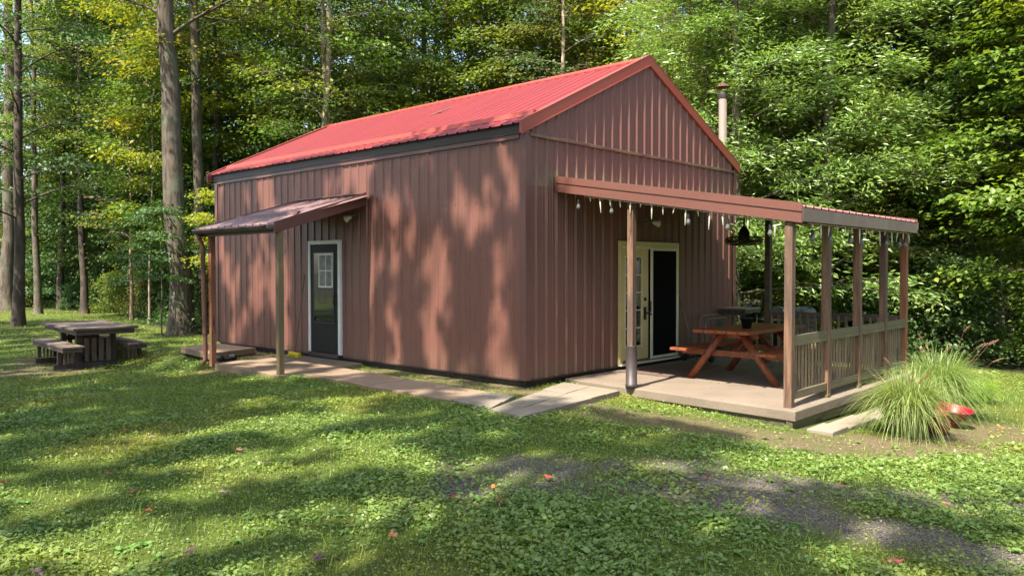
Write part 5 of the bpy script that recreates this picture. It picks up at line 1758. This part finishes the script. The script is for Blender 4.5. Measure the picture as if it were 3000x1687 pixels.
# trees on the sun side of the clearing, behind and left of the camera: their crowns dapple the lawn and the wall
def near_side_trees():
    rs = np.random.RandomState(41)
    K = sun_dir.z/-sun_dir.x; SY = sun_dir.y/sun_dir.x
    trunks = [(-14.5, -10.5), (-13.2, -4.5), (-12.6, 1.2), (-12.4, 6.4), (-13.0, 12.0), (-18.6, -6.5), (-18.0, -.5), (-17.6, 5.0), (-18.2, 10.5),
              (-17.0, 17.0), (-22.5, 2.5), (-22.5, 13.0), (-23, -8.0), (-12.5, 20.5), (-21, 23)]
    n = 250000
    c = rs.uniform(-26, 4.2, n)              # height at which the sun ray through the leaf meets the long wall's plane
    y0 = rs.uniform(-14, 27, n)
    f = fbm(y0*1.0+11, c*.36+3, 2.6)*.56 + fbm(y0*1.0+31, c*.40+3, 1.1)*.24 + fbm(y0+5, c*.45, .42)*.20
    f = (f-.5)*1.35+.5
    lawn_bias = np.where(c < 0, .035, .0)
    wall = (c > 0) & (y0 > -.6)
    thr = np.where(wall, .492, .505)
    keep = rs.uniform(0, 1, n) < np.clip((f-thr)/.10+.5, 0, 1)**1.3
    keep &= (c < 3.45) | ((y0 < 2.6) & (y0 > -.3) & (rs.uniform(0, 1, n) < .5))
    keep &= ~((c > -.9) & (y0 < -.3))          # open sky over the patio corner and the grass clumps
    keep &= ~((c > -3.2) & (y0 < -3.6) & (rs.uniform(0, 1, n) < .85))
    c, y0 = c[keep], y0[keep]; n = len(c)
    z = rs.uniform(11.5, 21.0, n)
    x = (c-z)/K
    y = y0 + x*SY
    # leave the sky open straight over the camera's view
    ok = (x < -4.0)
    c, x, y, z = c[ok], x[ok], y[ok], z[ok]; n = len(x)
    T2 = np.array(trunks)
    own = np.argmin((x[:, None]-T2[None, :, 0])**2+(y[:, None]-T2[None, :, 1])**2, 1)
    az_ = np.arctan2(y-T2[own, 1], x-T2[own, 0])+rs.normal(0, .7, n)
    T = np.stack([np.cos(az_), np.sin(az_), rs.normal(-.25, .35, n)], 1)
    Nn = np.array([-.3, 0, 1.0])+rs.normal(0, .4, (n, 3))
    L = .24*rs.uniform(.7, 1.3, n)
    for i, (tx, ty) in enumerate(trunks):
        zg = float(gz(tx, ty))
        m = own == i
        if m.sum() < 50: continue
        t = thing("tree", (tx, ty, zg), "tall tree on the near side of the clearing, outside the photo", "tree", "trees on the near side of the clearing")
        P0 = np.array([tx, ty, zg])
        V, F = leaves(np.stack([x[m], y[m], z[m]], 1)-P0, T[m], Nn[m], L[m], L[m]*.68, .08, .15)
        link_mesh("crown", mesh_np("crown", V, F, M['leaf_green']), t)
        TV, TF, off = [], [], 0
        hh = np.linspace(0, 1, 9)
        tp = np.stack([.25*np.sin(hh*4+i), .25*np.cos(hh*3+i*2), hh*21-.3], 1)
        V, F = tube_np(tp, .24*(1-.8*hh), 10); TV.append(V); TF.append(F); off += len(V)
        idx = rs.choice(np.where(m)[0], min(46, int(m.sum())), replace=False)
        for j in idx:
            e_ = np.array([x[j], y[j], z[j]])-P0
            hz_ = np.hypot(e_[0], e_[1])
            zb = max(5.0, e_[2]-.55*hz_)
            b0 = np.array([np.interp(zb, tp[:, 2], tp[:, 0]), np.interp(zb, tp[:, 2], tp[:, 1]), zb])
            mid = (b0+e_)/2+rs.normal(0, .12, 3)*hz_*.3
            V, F = tube_np(np.stack([b0, mid, e_]), [.045, .028, .008], 5)
            TV.append(V); TF.append(F+off); off += len(V)
        link_mesh("trunk", mesh_np("trunk", np.concatenate(TV), np.concatenate(TF), M['bark'], True), t)
near_side_trees()
# the wood closes round the clearing behind the camera as well
ring = [(-27, yy) for yy in range(-16, 31, 4)] + [(xx, -19.5 + .12*xx) for xx in range(-24, 22, 4)] + [(-25, -21), (18, -12), (21, -9)]
for i, (x, y) in enumerate(ring):
    put_tree(['maple', 'tallC', 'tallA', 'maple'][i % 4], x+rnd.uniform(-1.5, 1.5), y+rnd.uniform(-1.5, 1.5), "tree on the far side of the clearing behind the camera", 'leaf_green', 'bark', None,
             rnd.uniform(.9, 1.2), None, "tree", "tree", "trees behind the camera")
print("objects", len(bpy.data.objects))
